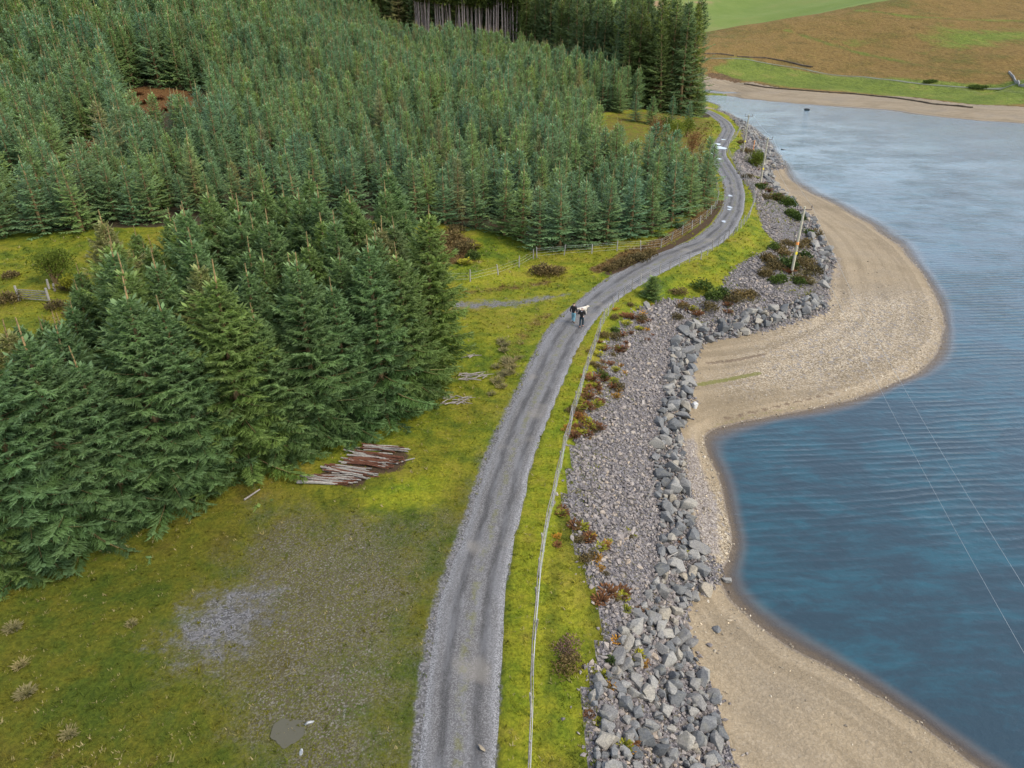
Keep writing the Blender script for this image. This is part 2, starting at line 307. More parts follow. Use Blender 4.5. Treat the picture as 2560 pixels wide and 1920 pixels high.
def mat_moor():
    m = MT('moor_grass'); v = m.map((1, .55, 1.6)); big = m.noise(.018, 4, .6, v); mid = m.noise(.10, 4, .65, v); fine = m.noise(.9, 4, .75, v)
    str_ = m.noise(.35, 3, .6, m.map((1.0, .18, .5), rot=(0, 0, .5)))
    c = m.ramp(m.math('ADD', m.math('MULTIPLY', big, .5), m.math('MULTIPLY', mid, .5)), [(.34, (.120, .088, .024)), (.46, (.205, .130, .040)), (.54, (.160, .112, .030)), (.66, (.112, .112, .024))])
    g = m.ramp(mid, [(.3, (.095, .130, .020)), (.55, (.145, .180, .028)), (.7, (.200, .185, .045))])
    c = m.mix(m.edge(m.attr('green'), m.math('ADD', m.math('MULTIPLY', mid, .6), m.math('MULTIPLY', str_, .4)), .35, .68, 1.0), c, g)
    c = m.mix(m.math('MULTIPLY', m.edge(m.attr('soil'), mid, .4, .65, .7), .85), c, m.mix(fine, (.080, .046, .026), (.165, .098, .052)))
    c = m.mix(m.math('MULTIPLY', m.attr('line'), m.mr(fine, .2, .7)), c, (.070, .085, .016))
    c = m.mix(m.math('MULTIPLY', m.attr('pale'), .5), c, (.20, .19, .13))
    c = m.mix(m.mr(fine, .3, .72), m.mix(1.0, c, (.72, .70, .68), 'MULTIPLY'), m.mix(1.0, c, (1.2, 1.2, 1.22), 'MULTIPLY'))
    return m.principled(c, .95, m.bump(m.math('ADD', fine, m.math('MULTIPLY', mid, 2.0)), 1.0, 1.2), .1)
def mat_fell():
    m = MT('fell_grass'); v = m.map((1, .4, 1)); big = m.noise(.010, 4, .6, v); mid = m.noise(.06, 4, .7, v)
    c = m.ramp(m.math('ADD', m.math('MULTIPLY', big, .55), m.math('MULTIPLY', mid, .45)), [(.36, (.110, .155, .030)), (.5, (.135, .175, .040)), (.62, (.165, .170, .050)), (.7, (.26, .185, .085))])
    c = m.mix(m.edge(m.attr('soil'), mid, .4, .62, .7), c, (.25, .165, .085))
    return m.principled(c, .95, m.bump(m.noise(.6, 3), .6, .4), .1)
def mat_water():
    m = MT('lake_water')
    depth = m.attr('depth')
    w1 = m.noise(.42, 6, .62, m.map((.8, 1.5, 1), rot=(0, 0, .18)), dist=.6); w2 = m.noise(2.3, 5, .66, m.map((.9, 1.2, 1), rot=(0, 0, -.12)), dist=.1)
    w3 = m.n('TexWave', {'Vector': m.map((.42, 1.0, 1), rot=(0, 0, -.20)), 'Scale': .42, 'Distortion': 5.0, 'Detail': 3.0, 'Detail Scale': .7, 'Detail Roughness': .55}, wave_type='BANDS', bands_direction='Y').outputs[1]
    gust = m.mr(m.noise(.035, 4, .6, m.map((1, 1.6, 1))), .35, .65, .55, 1.0)
    h = m.math('ADD', m.math('ADD', m.math('MULTIPLY', w1, .55), m.math('MULTIPLY', w2, .42)), m.math('MULTIPLY', m.math('MULTIPLY', m.math('POWER', w3, 2.0), m.mr(m.noise(.12, 3, .6), .38, .62, .15, 1.0)), .36))
    nb = m.bump(m.math('MULTIPLY', h, gust), .42, .24)
    patch = m.noise(.4, 5, .7, m.map((.6, 1.4, 1), rot=(0, 0, -.2)), dist=.3)
    deep = m.mix(m.mr(patch, .40, .70), (.022, .042, .054), (.022, .072, .093))
    deep = m.mix(m.mr(depth, .02, .62), (.125, .101, .082), deep)
    dif = m.n('BsdfPrincipled', {'Base Color': deep, 'Roughness': .06, 'IOR': 1.333, 'Normal': nb, 'Specular IOR Level': .5})
    tr = m.n('BsdfTransparent', {'Color': (.92, .89, .84)})
    fac = m.mr(depth, .0, .35, .2, 1.0, False)
    mx = m.n('MixShader', {0: fac, 1: tr.outputs[0], 2: dif.outputs[0]})
    m.t.links.new(mx.outputs[0], m.out.inputs[0]); return m.m
def mat_puddle(): 
    m = MT('puddle_water'); return m.principled((.30, .30, .29), .04, None, .5)  # pale base colour stands in for bright sky mirrored in the puddles
M_ground, M_road, M_beach, M_bank, M_moor, M_fell, M_water, M_puddle = mat_ground(), mat_road(), mat_beach(), mat_scree_base(), mat_moor(), mat_fell(), mat_water(), mat_puddle()
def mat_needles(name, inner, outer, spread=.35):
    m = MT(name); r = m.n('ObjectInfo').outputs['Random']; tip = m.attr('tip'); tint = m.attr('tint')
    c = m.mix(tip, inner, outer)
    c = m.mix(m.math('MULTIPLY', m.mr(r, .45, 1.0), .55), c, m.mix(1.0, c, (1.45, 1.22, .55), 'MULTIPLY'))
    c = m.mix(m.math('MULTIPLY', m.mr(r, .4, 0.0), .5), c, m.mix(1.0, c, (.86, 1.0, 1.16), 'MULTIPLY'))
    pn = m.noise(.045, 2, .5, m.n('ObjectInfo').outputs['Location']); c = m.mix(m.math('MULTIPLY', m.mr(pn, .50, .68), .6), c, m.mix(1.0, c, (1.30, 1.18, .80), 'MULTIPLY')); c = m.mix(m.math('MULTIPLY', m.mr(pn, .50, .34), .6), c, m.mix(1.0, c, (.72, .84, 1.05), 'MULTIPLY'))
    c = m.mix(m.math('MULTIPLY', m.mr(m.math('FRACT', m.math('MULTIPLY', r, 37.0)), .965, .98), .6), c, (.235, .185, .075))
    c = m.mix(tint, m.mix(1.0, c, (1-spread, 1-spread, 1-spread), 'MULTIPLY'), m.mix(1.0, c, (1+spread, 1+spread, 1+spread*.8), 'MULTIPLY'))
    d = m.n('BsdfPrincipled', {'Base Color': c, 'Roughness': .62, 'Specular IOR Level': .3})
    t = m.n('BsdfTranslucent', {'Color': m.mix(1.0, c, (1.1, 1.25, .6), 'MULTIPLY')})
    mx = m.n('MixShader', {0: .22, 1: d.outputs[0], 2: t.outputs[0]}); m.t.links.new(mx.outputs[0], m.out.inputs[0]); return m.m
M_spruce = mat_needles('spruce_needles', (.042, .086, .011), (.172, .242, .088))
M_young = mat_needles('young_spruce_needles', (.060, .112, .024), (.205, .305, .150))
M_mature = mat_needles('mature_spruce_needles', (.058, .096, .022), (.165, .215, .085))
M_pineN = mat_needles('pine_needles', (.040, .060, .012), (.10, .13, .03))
def mat_simple(name, c0, c1, scale=6., rough=.85, bump=.4, stretch=None, spec=.2):
    m = MT(name); v = m.map(stretch, m.n('TexCoord').outputs['Object']) if stretch else m.n('TexCoord').outputs['Object']
    nz = m.noise(scale, 4, .65, v); r = m.n('ObjectInfo').outputs['Random']
    c = m.mix(m.mr(nz, .3, .7), c0, c1); c = m.mix(1.0, c, m.ramp(r, [(0, (.78, .78, .78)), (1, (1.2, 1.2, 1.2))]), 'MULTIPLY')
    return m.principled(c, rough, m.bump(nz, bump, .03), spec)
M_bark = mat_simple('spruce_bark', (.15, .10, .048), (.33, .22, .095), 5, stretch=(4, 4, .7))
M_pbark = mat_simple('pine_bark', (.17, .125, .10), (.38, .30, .245), 3, stretch=(3, 3, .4))
M_post = mat_simple('weathered_post', (.17, .155, .13), (.33, .305, .265), 7, stretch=(5, 5, .8))
M_pole = mat_simple('pole_timber', (.30, .27, .19), (.45, .41, .30), 4, stretch=(5, 5, .5))
M_rail = mat_simple('bleached_rail', (.13, .115, .095), (.24, .22, .185), 9)
M_wire = mat_simple('galvanised_wire', (.30, .30, .29), (.42, .42, .41), 3, .5, .1, spec=.5)
M_cable = mat_simple('power_cable', (.30, .33, .33), (.38, .41, .41), 3, .4, .1, spec=.5)
M_iron = mat_simple('dark_iron', (.06, .045, .04), (.14, .11, .095), 5)
M_insul = mat_simple('insulator_porcelain', (.05, .032, .028), (.08, .05, .04), 4, .3, .05, spec=.5)
M_yellow = mat_simple('yellow_sign', (.75, .58, .03), (.82, .66, .06), 3)
M_orange = mat_simple('orange_paint', (.70, .24, .06), (.80, .32, .10), 3)
def mat_rock(name, lo, mid_, hi, moss=.35):
    m = MT(name); g = m.n('TexCoord').outputs['Object']; r = m.n('ObjectInfo').outputs['Random']; rr = m.attr('rnd')
    q = m.math('FRACT', m.math('ADD', r, rr))
    n1 = m.noise(2.2, 4, .65, m.pos); n2 = m.noise(14, 4, .7, m.pos)
    c = m.ramp(q, [(0, lo), (.35, mid_), (.6, (mid_[0]*1.05, mid_[1]*1.0, mid_[2]*.95)), (.85, hi), (1, (hi[0]*1.1, hi[1]*.98, hi[2]*.80))])
    c = m.mix(m.mr(n2, .3, .72), m.mix(1.0, c, (.66, .66, .66), 'MULTIPLY'), m.mix(1.0, c, (1.28, 1.26, 1.2), 'MULTIPLY'))
    up = m.n('SeparateXYZ', {'Vector': m.n('NewGeometry').outputs['Normal']}).outputs[2]
    c = m.mix(m.math('MULTIPLY', m.math('MULTIPLY', m.mr(n1, .50, .68), m.mr(up, .2, .8)), moss), c, (.235, .215, .150))
    return m.principled(c, .85, m.bump(n2, .5, .04), .25)
M_rock = mat_rock('boulder_stone', (.098, .100, .100), (.160, .160, .157), (.250, .238, .214))
M_scree = mat_rock('scree_stone', (.128, .112, .108), (.198, .177, .168), (.300, .266, .238), .15)
M_peb = mat_rock('beach_pebble', (.13, .105, .082), (.27, .225, .16), (.48, .42, .33), 0)

# ------------------------------------------------------------------ the land
def graded(stops):
    """stops: (position, spacing) pairs; spacing runs linearly between them"""
    out = [stops[0][0]]
    for (a, sa), (b, sb) in zip(stops[:-1], stops[1:]):
        p = out[-1]
        while p < b-1e-6:
            p += sa+(sb-sa)*min(1, max(0, (p-a)/(b-a))); out.append(p)
    return np.array(out)
gx = np.r_[-graded([(30, .42), (70, 1.1), (160, 3.0), (430, 10)])[::-1], graded([(-30, .42), (44, .42), (75, .85), (230, 2.0), (300, 4), (520, 14)])[1:]]
gx = np.unique(np.round(gx, 3))
gy = graded([(-90, 6), (4, 2.5), (10, .42), (60, .42), (110, .7), (200, 1.4), (300, 2.2), (500, 3.2), (700, 9), (1350, 22)])
GX, GY = np.meshgrid(gx, gy); GZ = height(GX, GY)
nx, ny = len(gx), len(gy)
fx, fy, fz = GX.ravel(), GY.ravel(), GZ.ravel()
def hgrid(x, y):
    i = np.clip(np.searchsorted(gx, x)-1, 0, nx-2); j = np.clip(np.searchsorted(gy, y)-1, 0, ny-2)
    a = np.clip((x-gx[i])/(gx[i+1]-gx[i]), 0, 1); b = np.clip((y-gy[j])/(gy[j+1]-gy[j]), 0, 1)
    return (GZ[j, i]*(1-a)+GZ[j, i+1]*a)*(1-b)+(GZ[j+1, i]*(1-a)+GZ[j+1, i+1]*a)*b
YS = np.geomspace(9, 1320, 1400)
def ground(u, v):
    """where the sight line through (u, v) first meets the land"""
    dx, dy, dz = ray(np.atleast_1d(u), np.atleast_1d(v)); dx, dy, dz = np.broadcast_arrays(dx, dy, dz); t = YS[None]/dy[:, None]
    x, y, z = dx[:, None]*t, dy[:, None]*t, CAM_H+dz[:, None]*t
    f = z-hgrid(x, y); hit = f < 0; k = np.where(hit.any(1), hit.argmax(1), len(YS)-1); k = np.maximum(k, 1); r_ = np.arange(len(k))
    f0, f1 = f[r_, k-1], f[r_, k]; w_ = np.clip(f0/(f0-f1+1e-9), 0, 1); tt = t[r_, k-1]*(1-w_)+t[r_, k]*w_
    X, Y = dx*tt, dy*tt
    return np.stack([X, Y, hgrid(X, Y)], -1)
def G(pts):
    p = np.array(pts, float); return ground(p[:, 0], p[:, 1])
def softmask(P, w_=1.0, x=None, y=None):
    """1 inside the outline, fading to 0 over w_ metres either side of it"""
    x = fx if x is None else x; y = fy if y is None else y
    P = np.asarray(P)[:, :2]; r = np.zeros(x.shape)
    m = (x > P[:, 0].min()-w_) & (x < P[:, 0].max()+w_) & (y > P[:, 1].min()-w_) & (y < P[:, 1].max()+w_)
    if m.any():
        d, _ = poly_dist(x[m], y[m], np.r_[P, P[:1]]); s = np.where(inside(x[m], y[m], P), d, -d)
        r[m] = np.clip(.5+s/(2*w_), 0, 1)
    return r
def linemask(P, w_, soft, x=None, y=None):
    x = fx if x is None else x; y = fy if y is None else y
    P = np.asarray(P)[:, :2]; r = np.zeros(x.shape); k = w_+soft
    m = (x > P[:, 0].min()-k) & (x < P[:, 0].max()+k) & (y > P[:, 1].min()-k) & (y < P[:, 1].max()+k)
    if m.any():
        d, _ = poly_dist(x[m], y[m], P); r[m] = sstep(k, w_-soft*.3, d)
    return r
# outlines on the ground
Z = {}
Z['toe_region'] = np.r_[toe_w[:, :2], [[40, 215], [200, 240], [330, 100], [300, -80], [16, -80], [14, 0]]]
Z['bank'] = np.r_[G([(1300,1900),(1292,1659),(1268,1510),(1290,1440),(1318,1370),(1300,1300),(1268,1220),(1240,1140),(1225,1080),(1238,1000),(1252,930),(1275,880),(1292,810),(1310,755),(1345,700),(1385,668),(1440,650),(1480,650),(1560,640),(1575,600),(1605,570),(1650,550),(1680,525),(1650,490),(1640,450),(1625,410),(1600,380),(1585,340),(1610,310),(1605,285),(1590,264),(1568,247),(1545,236)])[:, :2], toe_w[::-1, :2]]
Z['pocket'] = G([(1660,560),(1720,535),(1752,560),(1762,610),(1772,655),(1735,648),(1690,628),(1660,600)])
Z['pocket2'] = G([(1500,625),(1545,612),(1590,618),(1632,642),(1640,655),(1590,672),(1500,690),(1480,660)])
Z['pocket4'] = G([(1300,700),(1345,690),(1368,722),(1330,752),(1298,748)])
Z['pocket5'] = G([(1284,788),(1330,788),(1342,850),(1300,872),(1272,842)])
Z['pocket3'] = G([(1655,400),(1700,440),(1720,478),(1735,515),(1700,520),(1660,470),(1640,420)])
Z['gravel'] = G([(335,1385),(400,1310),(470,1270),(560,1245),(610,1275),(605,1330),(560,1385),(470,1430),(390,1440)])
Z['dirt'] = G([(330,1400),(470,1250),(560,1100),(700,1090),(800,1120),(960,1100),(955,1200),(900,1420),(885,1800),(560,1800),(500,1600),(400,1480)])
Z['dirt2'] = G([(540,1085),(680,1060),(790,1085),(700,1120),(600,1130)])
Z['track'] = G([(1290,622),(1200,650),(1100,668),(960,672),(955,648),(1100,645),(1220,630)])
Z['forest'] = np.r_[G([(-300,545),(0,515),(180,505),(500,490),(880,486),(960,490),(1080,512),(1150,545),(1270,538),(1400,516),(1466,484),(1512,458),(1535,435),(1536,400),(1515,366),(1500,334),(1420,330),(1345,290),(1300,250)])[:, :2], G([(1500,278),(1536,262)])[:, :2], [[56, 205], [52, 260], [20, 320], [-60, 360], [-300, 420], [-300, 80]]]
Z['block'] = G([(-300,1330),(0,1265),(200,1185),(400,1085),(600,1000),(720,965),(800,930),(900,875),(940,815),(950,730),(900,680),(600,690),(350,735),(200,890),(-50,1040)])
Z['heather'] = G([(900,500),(980,492),(1040,520),(1035,570),(980,580),(900,575)])
Z['bracken1'] = G([(258,196),(330,184),(445,202),(455,232),(380,246),(285,236)])
Z['bracken2'] = G([(150,318),(190,300),(225,310),(228,400),(170,420)])
Z['clear'] = G([(1296,236),(1382,272),(1500,286),(1512,318),(1430,330),(1345,290)])
Z['clear2'] = G([(1288,246),(1268,290),(1300,345),(1355,382),(1420,402),(1480,406),(1512,396),(1548,372),(1560,262),(1400,236)])
Z['verge'] = np.r_[np.array(fence_w)[:, :2]+[.6, 0], R3[::-1, :2]]
Z['lush1'] = G([(770,1060),(960,980),(1060,830),(1010,980),(960,1100),(880,1110),(780,1110)])
Z['lush2'] = G([(960,600),(1080,560),(1290,560),(1390,555),(1300,600),(1180,615),(960,640)])
Z['lush3'] = G([(1330,660),(1450,600),(1560,560),(1630,480),(1640,440),(1610,395),(1580,350),(1600,320),(1640,420),(1665,480),(1640,550),(1560,605),(1480,640),(1400,655)])
Z['lush4'] = G([(1150,1659),(1175,1250),(1200,1140),(1265,1230),(1300,1300),(1290,1500),(1280,1659)])
Z['lush5'] = G([(960,700),(1180,650),(1290,640),(1180,720),(1120,800),(1060,900),(1000,860),(990,760)])
Z['farbank'] = [at_z(u, v, -2.5)[0:2] for u, v in ((1480,170),(1540,176),(1620,184),(1720,194),(1800,200),(1870,203),(1950,208),(2040,222),(2130,230),(2260,236))]
Z['farbank'] = np.array(Z['farbank'])
m_shore = np.full(fx.shape, 99.)
for P in (shore_w, far_w):
    d, _ = poly_dist(fx, fy, P[::1 if len(P) < 90 else 2]); m_shore = np.minimum(m_shore, d)
right_of_toe = inside(fx, fy, Z['toe_region'])
bank_in = inside(fx, fy, Z['bank'])
ridge_line = at_y(np.array([1400,1515,1592,1715,1856,1961,2100,2300]), np.array([90,77,58,33,14,0,-25,-60]), np.array([480,480,482,485,480,470,500,540]))
far_side = (fy > np.interp(fx, far_w[:, 0], far_w[:, 1])-2) & (fx > np.interp(fy, [0, 300, 330, 600], [60, 60, 70, 40])) & (fy > 150)
beyond = far_side & (fy > np.interp(fx, ridge_line[:, 0], ridge_line[:, 1])+14)
beyond |= (fy > 640)
far_beach = far_side & (fy < np.interp(fx, Z['farbank'][:, 0], Z['farbank'][:, 1]))
# which piece of land each face belongs to: 0 ground, 1 beach, 2 rocky bank, 3 moor, 4 fell, 5 lake bed, 6 far beach
zone = np.zeros(fx.shape, int)
zone[bank_in & ~right_of_toe] = 2
zone[right_of_toe & ~far_side] = 1
zone[far_side] = 3; zone[far_beach] = 6; zone[beyond] = 4
zone[(fz < -4.9) & ~far_side & ~beyond] = 5
dC, aC = np.full(fx.shape, 99.), np.zeros(fx.shape)
m = (fx > -20) & (fx < 70) & (fy > -60) & (fy < 210)
dC[m], aC[m] = poly_dist(fx[m], fy[m], RC)
side = np.zeros(fx.shape); ii = np.clip(aC.astype(int), 0, len(RC)-2)
tx, ty = RC[ii+1, 0]-RC[ii, 0], RC[ii+1, 1]-RC[ii, 1]
left_side = (tx*(fy-RC[ii, 1])-ty*(fx-RC[ii, 0])) > 0
hwC = np.interp(aC, np.arange(len(RC)), RC[:, 3])
att = {}
verge = softmask(Z['verge'], .5)
lush = np.maximum.reduce([verge*.80, softmask(Z['lush1'], 2.5)*.9, softmask(Z['lush2'], 3)*.8, softmask(Z['lush3'], 2)*.85, softmask(Z['lush4'], 1.5)*.75, softmask(Z['lush5'], 3)*.6])
lush = np.maximum(lush, .55*sstep(30, 48, fy)*(fx > -30)); lush = np.maximum(lush, .50*sstep(22, 36, fy))  # turf nearer the camera stays duller, lens vignette partly painted in
lush[far_side | beyond] = .4
att['lush'] = lush
att['gravel'] = np.maximum.reduce([softmask(Z['gravel'], 3.0)*.80, np.where(left_side, sstep(hwC+.95, hwC+.05, dC)*.85, sstep(hwC+.32, hwC-.05, dC)*.75), softmask(Z['track'], 1.2)*.62, linemask(G([(780,1380),(748,1440),(738,1500),(748,1560),(765,1600)]), .10, .35)*.5, linemask(G([(850,1340),(812,1420),(800,1500)]), .08, .3)*.4])
att['dirt'] = np.maximum.reduce([softmask(Z['dirt'], 4.5)*.85, softmask(Z['dirt2'], 1.5)*.55, np.where(left_side, sstep(hwC+2.6, hwC+.6, dC)*.42, 0)*(fy < 45)])
ditch = np.array([(1320,597),(1360,580),(1400,560),(1440,545),(1490,520),(1530,490),(1556,455),(1562,440)]); ditch_w = ground(ditch[:, 0]-6, ditch[:, 1]-6)
att['soil'] = np.maximum(linemask(ditch_w, .35, .5)*.9, softmask(G([(645,1035),(730,1050),(780,1060),(800,1030),(870,1015),(890,985),(850,962),(760,990),(680,1025)]), .5)*.85)  # second outline: brown litter under the log pile, painting the dark between logs
att['brown'] = np.maximum.reduce([softmask(Z['heather'], 2)*.75, linemask(ditch_w+[-1.2, .8, 0], .7, 1.2)*.7, linemask(G([(960,640),(1060,628),(1180,610)]), .5, 1.6)*.52, linemask(G([(1300,1300),(1260,1160),(1230,1040)]), .2, 1.0)*.45, softmask(G([(0,1560),(200,1560),(400,1580),(560,1659),(400,1900),(-100,1900)]), 3)*.50, softmask(Z['clear2'], 3)*.52, linemask(G([(1090,800),(1120,740),(1180,680)]), .6, 1.6)*.5])  # lower-left outline: brown mossy turf plus lens vignette painted into its colour
att['litter'] = np.maximum(np.clip(2*softmask(Z['forest'], 3.0)-1, 0, 1), np.clip(1.6*softmask(Z['block'], 1.6)-.6, 0, 1)*.95)*(1-softmask(Z['clear2'], 3))
att['bracken'] = np.maximum(softmask(Z['bracken1'], 3), softmask(Z['bracken2'], 3))
att['wet'] = np.where(fz > WATER, sstep(.32, .05, m_shore)*.9, np.clip(.25+.25*(WATER-fz), 0, .7))
att['shd'] = np.minimum(m_shore, 40)
att['stony'] = np.clip(softmask(G([(1600,830),(1720,700),(1830,640),(2000,640),(2035,720),(1980,800),(1800,830)]), 4)*.9+softmask(G([(1470,1110),(1560,1060),(1590,1180),(1550,1240)]), 1)*.9+.12*(fy > 150), 0, 1)
att['rubbly'] = np.clip(softmask(G([(1480,1110),(1470,950),(1500,930),(1530,1030),(1560,1110),(1560,1200),(1520,1200)]), .9)*.8+softmask(G([(1790,620),(1830,600),(1830,560),(1790,540)]), 1)*.5, 0, 1)
att['weed'] = np.maximum(linemask(G([(1500,832),(1560,822),(1640,806)]), .18, .35)*.8, linemask(G([(1540,922),(1620,898),(1720,880)]), .1, .25)*.5)
att['strand'] = np.maximum.reduce([linemask(G([(1530,784),(1600,776),(1650,765)]), .15, .4)*.7, linemask(G([(1560,905),(1680,878),(1760,858),(1800,850)]), .06, .2)*.8, linemask(G([(1520,932),(1560,922),(1640,905)]), .1, .25)*.6])
# far shore fields
def FZ(pts, w_): return softmask(G(pts), w_)
grn = np.maximum.reduce([FZ([(1530,150),(1600,120),(1700,145),(1860,165),(2000,170),(2130,180),(2300,175),(2300,225),(2100,228),(1980,212),(1850,200),(1700,188),(1600,175)], 6)*.85,
    FZ([(1960,85),(2010,52),(2300,55),(2300,105),(2180,100),(2100,115),(1990,112)], 22)*.7, FZ([(1790,88),(1850,78),(1900,85),(1880,105),(1830,112),(1790,102)], 16)*.6, linemask(G([(1700,65),(1755,84),(1850,112),(1960,135)]), 1.5, 5)*.55, linemask(G([(1850,22),(1960,36),(2212,45)]), 1.5, 5)*.6])
att['green'] = grn
soil = np.maximum.reduce([FZ([(1525,155),(1560,158),(1605,172),(1600,184),(1530,180)], 3)*.9, linemask(Z['farbank'][2:], 1.2, 3.0)*.8, FZ([(1390,0),(1440,0),(1448,22),(1462,40),(1430,28)], 10)*.7, FZ([(1480,0),(1560,-2),(1580,14),(1500,14)], 12)*.5])
att['soil'] = np.maximum(att['soil'], soil)
att['line'] = np.maximum.reduce([linemask(G([(1735,76),(1790,96),(1860,115),(1960,137),(2060,152),(2212,163)]), .5, 1.6)*.75, linemask(G([(1850,22),(1930,32),(2050,42),(2212,48)]), .4, 1.5)*.6, linemask(G([(1540,160),(1610,172),(1700,186),(1800,190)]), .4, 1.2)*.4, linemask(G([(1515,27),(1600,26),(1700,22),(1790,12)]), 1.0, 3)*.5])
att['pale'] = np.maximum(linemask(G([(1740,150),(1900,172),(2080,192),(2212,200)]), .5, 1.3)*.5, linemask(G([(1480,200),(1600,210)]), .5, 1)*.2)
V = np.c_[fx, fy, fz]
idx = np.arange(nx*ny).reshape(ny, nx)
quads = np.stack([idx[:-1, :-1], idx[:-1, 1:], idx[1:, 1:], idx[1:, :-1]], -1).reshape(-1, 4)
qz = np.max(zone[quads], axis=1); qmin = np.min(zone[quads], axis=1)
qz = np.where((qz == 5) & (qmin != 5), qmin, qz)
def piece(name, k, mat, keys):
    q = quads[np.isin(qz, k)]; u, inv = np.unique(q, return_inverse=True)
    me = np_mesh(name, V[u], inv.reshape(-1, 4), mat, {a: att[a][u] for a in keys}, True)
    return tag(link(name, me), kind='structure')
piece('ground', [0], M_ground, ['lush', 'gravel', 'dirt', 'soil', 'brown', 'litter', 'bracken'])
bank = piece('rocky_bank', [2], M_bank, [])
piece('beach', [1], M_beach, ['shd', 'stony', 'rubbly', 'weed', 'strand'])
piece('lake_bed', [5], M_beach, ['shd', 'stony', 'rubbly', 'weed', 'strand'])
piece('far_beach', [6], M_beach, ['shd', 'stony', 'rubbly', 'weed', 'strand'])
piece('moor_hillside', [3], M_moor, ['green', 'soil', 'line', 'pale'])
piece('green_hillside', [4], M_fell, ['soil'])
# water sheet, its depth measured against the bed
sel = (fz < WATER+.9); q = quads[sel[quads].any(axis=1)]; q = q[(fy[q].max(axis=1) < 420)]
u, inv = np.unique(q, return_inverse=True)
lake = link('lake_water', np_mesh('lake_water', np.c_[fx[u], fy[u], np.full(len(u), WATER)], inv.reshape(-1, 4), M_water, {'depth': np.clip(WATER-fz[u], 0, 9)}, True)); tag(lake, kind='structure')
# road
rc = smooth(resamp(roadC, .45), 2); tang = np.gradient(rc[:, :2], axis=0); tang /= np.linalg.norm(tang, axis=1)[:, None]
nrm = np.c_[tang[:, 1], -tang[:, 0]]; K = 13; us = np.linspace(-1.12, 1.12, K)
al = np.r_[0, np.cumsum(np.linalg.norm(np.diff(rc[:, :2], axis=0), axis=1))]
jag = .09*np.array([[mnoise.noise(Vector((a*.8, s*9, 3.3))) for s in (0, 1)] for a in al])
RV = []; RU = []
for j, u_ in enumerate(us):
    off = u_*rc[:, 3]+(jag[:, 0] if j < 2 else jag[:, 1] if j >= K-2 else 0)
    rut = -.028*np.exp(-((abs(u_)-.48)/.13)**2)
    z = .035*(1-u_*u_)+rut-(.06 if j in (0, K-1) else 0)+.006*np.sin(al*1.7+j)
    RV.append(np.c_[rc[:, :2]+nrm*off[:, None], z]); RU.append(np.c_[np.full(len(al), u_), al])
RV = np.stack(RV, 1); RU = np.stack(RU, 1); nr = len(rc)
id2 = np.arange(nr*K).reshape(nr, K); rq = np.stack([id2[:-1, :-1], id2[:-1, 1:], id2[1:, 1:], id2[1:, :-1]], -1).reshape(-1, 4)
rme = np_mesh('road', RV.reshape(-1, 3), rq, M_road, None, True)
uvl = rme.uv_layers.new(name='UVMap'); uvl.data.foreach_set('uv', RU.reshape(-1, 2)[rq.ravel()].astype(np.float32).ravel())
tag(link('road', rme), kind='structure')
M_puddle2 = MT('muddy_puddle').principled((.082, .074, .046), .16, None, .4)
def puddle(u, v, a, b, seed):
    c = ground(np.array([u]), np.array([v]))[0]; r_ = random.Random(seed); N = 64; ph = [r_.uniform(0, 6.3) for _ in range(4)]
    ii_, _ = poly_dist(np.array([c[0]]), np.array([c[1]]), RC); z = .042 if ii_[0] < 1.3 else height(c[0:1], c[1:2])[0]+.016
    pts = []
    for k in range(N):
        t = 2*math.pi*k/N; s = 1+.16*math.sin(2*t+ph[0])+.10*math.sin(3*t+ph[1])+.05*math.sin(5*t+ph[2])+.03*math.sin(9*t+ph[3])+r_.uniform(-.015, .015)
        pts.append((c[0]+a*s*math.cos(t), c[1]+b*s*math.sin(t), z))
    me = bpy.data.meshes.new('puddle'); me.from_pydata(pts, [], [tuple(range(N))]); me.materials.append(M_puddle2 if v > 1000 else M_puddle); me.update()
    tag(link('puddle', me), kind='structure')
for p in ((1556,321,1.0,2.0),(1551,313,.6,1.0),(1541,334,.4,.7),(1553,345,.5,.6),(1562,303,.4,.7),(1577,425,.35,.5),(1576,450,.35,.6),(1575,455,.3,.4),(1563,481,.3,.5),(622,1582,.55,.66)): puddle(*p, int(p[0]))

# ------------------------------------------------------------------ conifers
class Leafy:
    """needle sprays gathered as small triangles with two point attributes: tip (young growth) and tint (clump to clump)"""
    def __init__(s): s.v = []; s.f = []; s.tip = []; s.tint = []
    def tri(s, a, b, c, ta, tb, tc, tint):
        k = len(s.v); s.v += [a, b, c]; s.f.append((k, k+1, k+2)); s.tip += [ta, tb, tc]; s.tint += [tint]*3
    def blade(s, p, d, side, w_, t0, t1, tint, fold=None):
        """a spray: two triangles either side of its twig, tips drooping"""
        m = (p[0]+d[0]*.55, p[1]+d[1]*.55, p[2]+d[2]*.55); q = (p[0]+d[0], p[1]+d[1], p[2]+d[2]); tm = (t0+t1)/2
        fo = fold or 0.0
        a = (m[0]+side[0]*w_, m[1]+side[1]*w_, m[2]+side[2]*w_-fo); b = (m[0]-side[0]*w_, m[1]-side[1]*w_, m[2]-side[2]*w_-fo)
        s.tri(p, a, q, t0, tm, t1, tint); s.tri(p, q, b, t0, t1, tm, tint)
    def mesh(s, name, mat):
        return np_mesh(name, np.array(s.v), np.array(s.f), mat, {'tip': np.clip(s.tip, 0, 1), 'tint': s.tint})
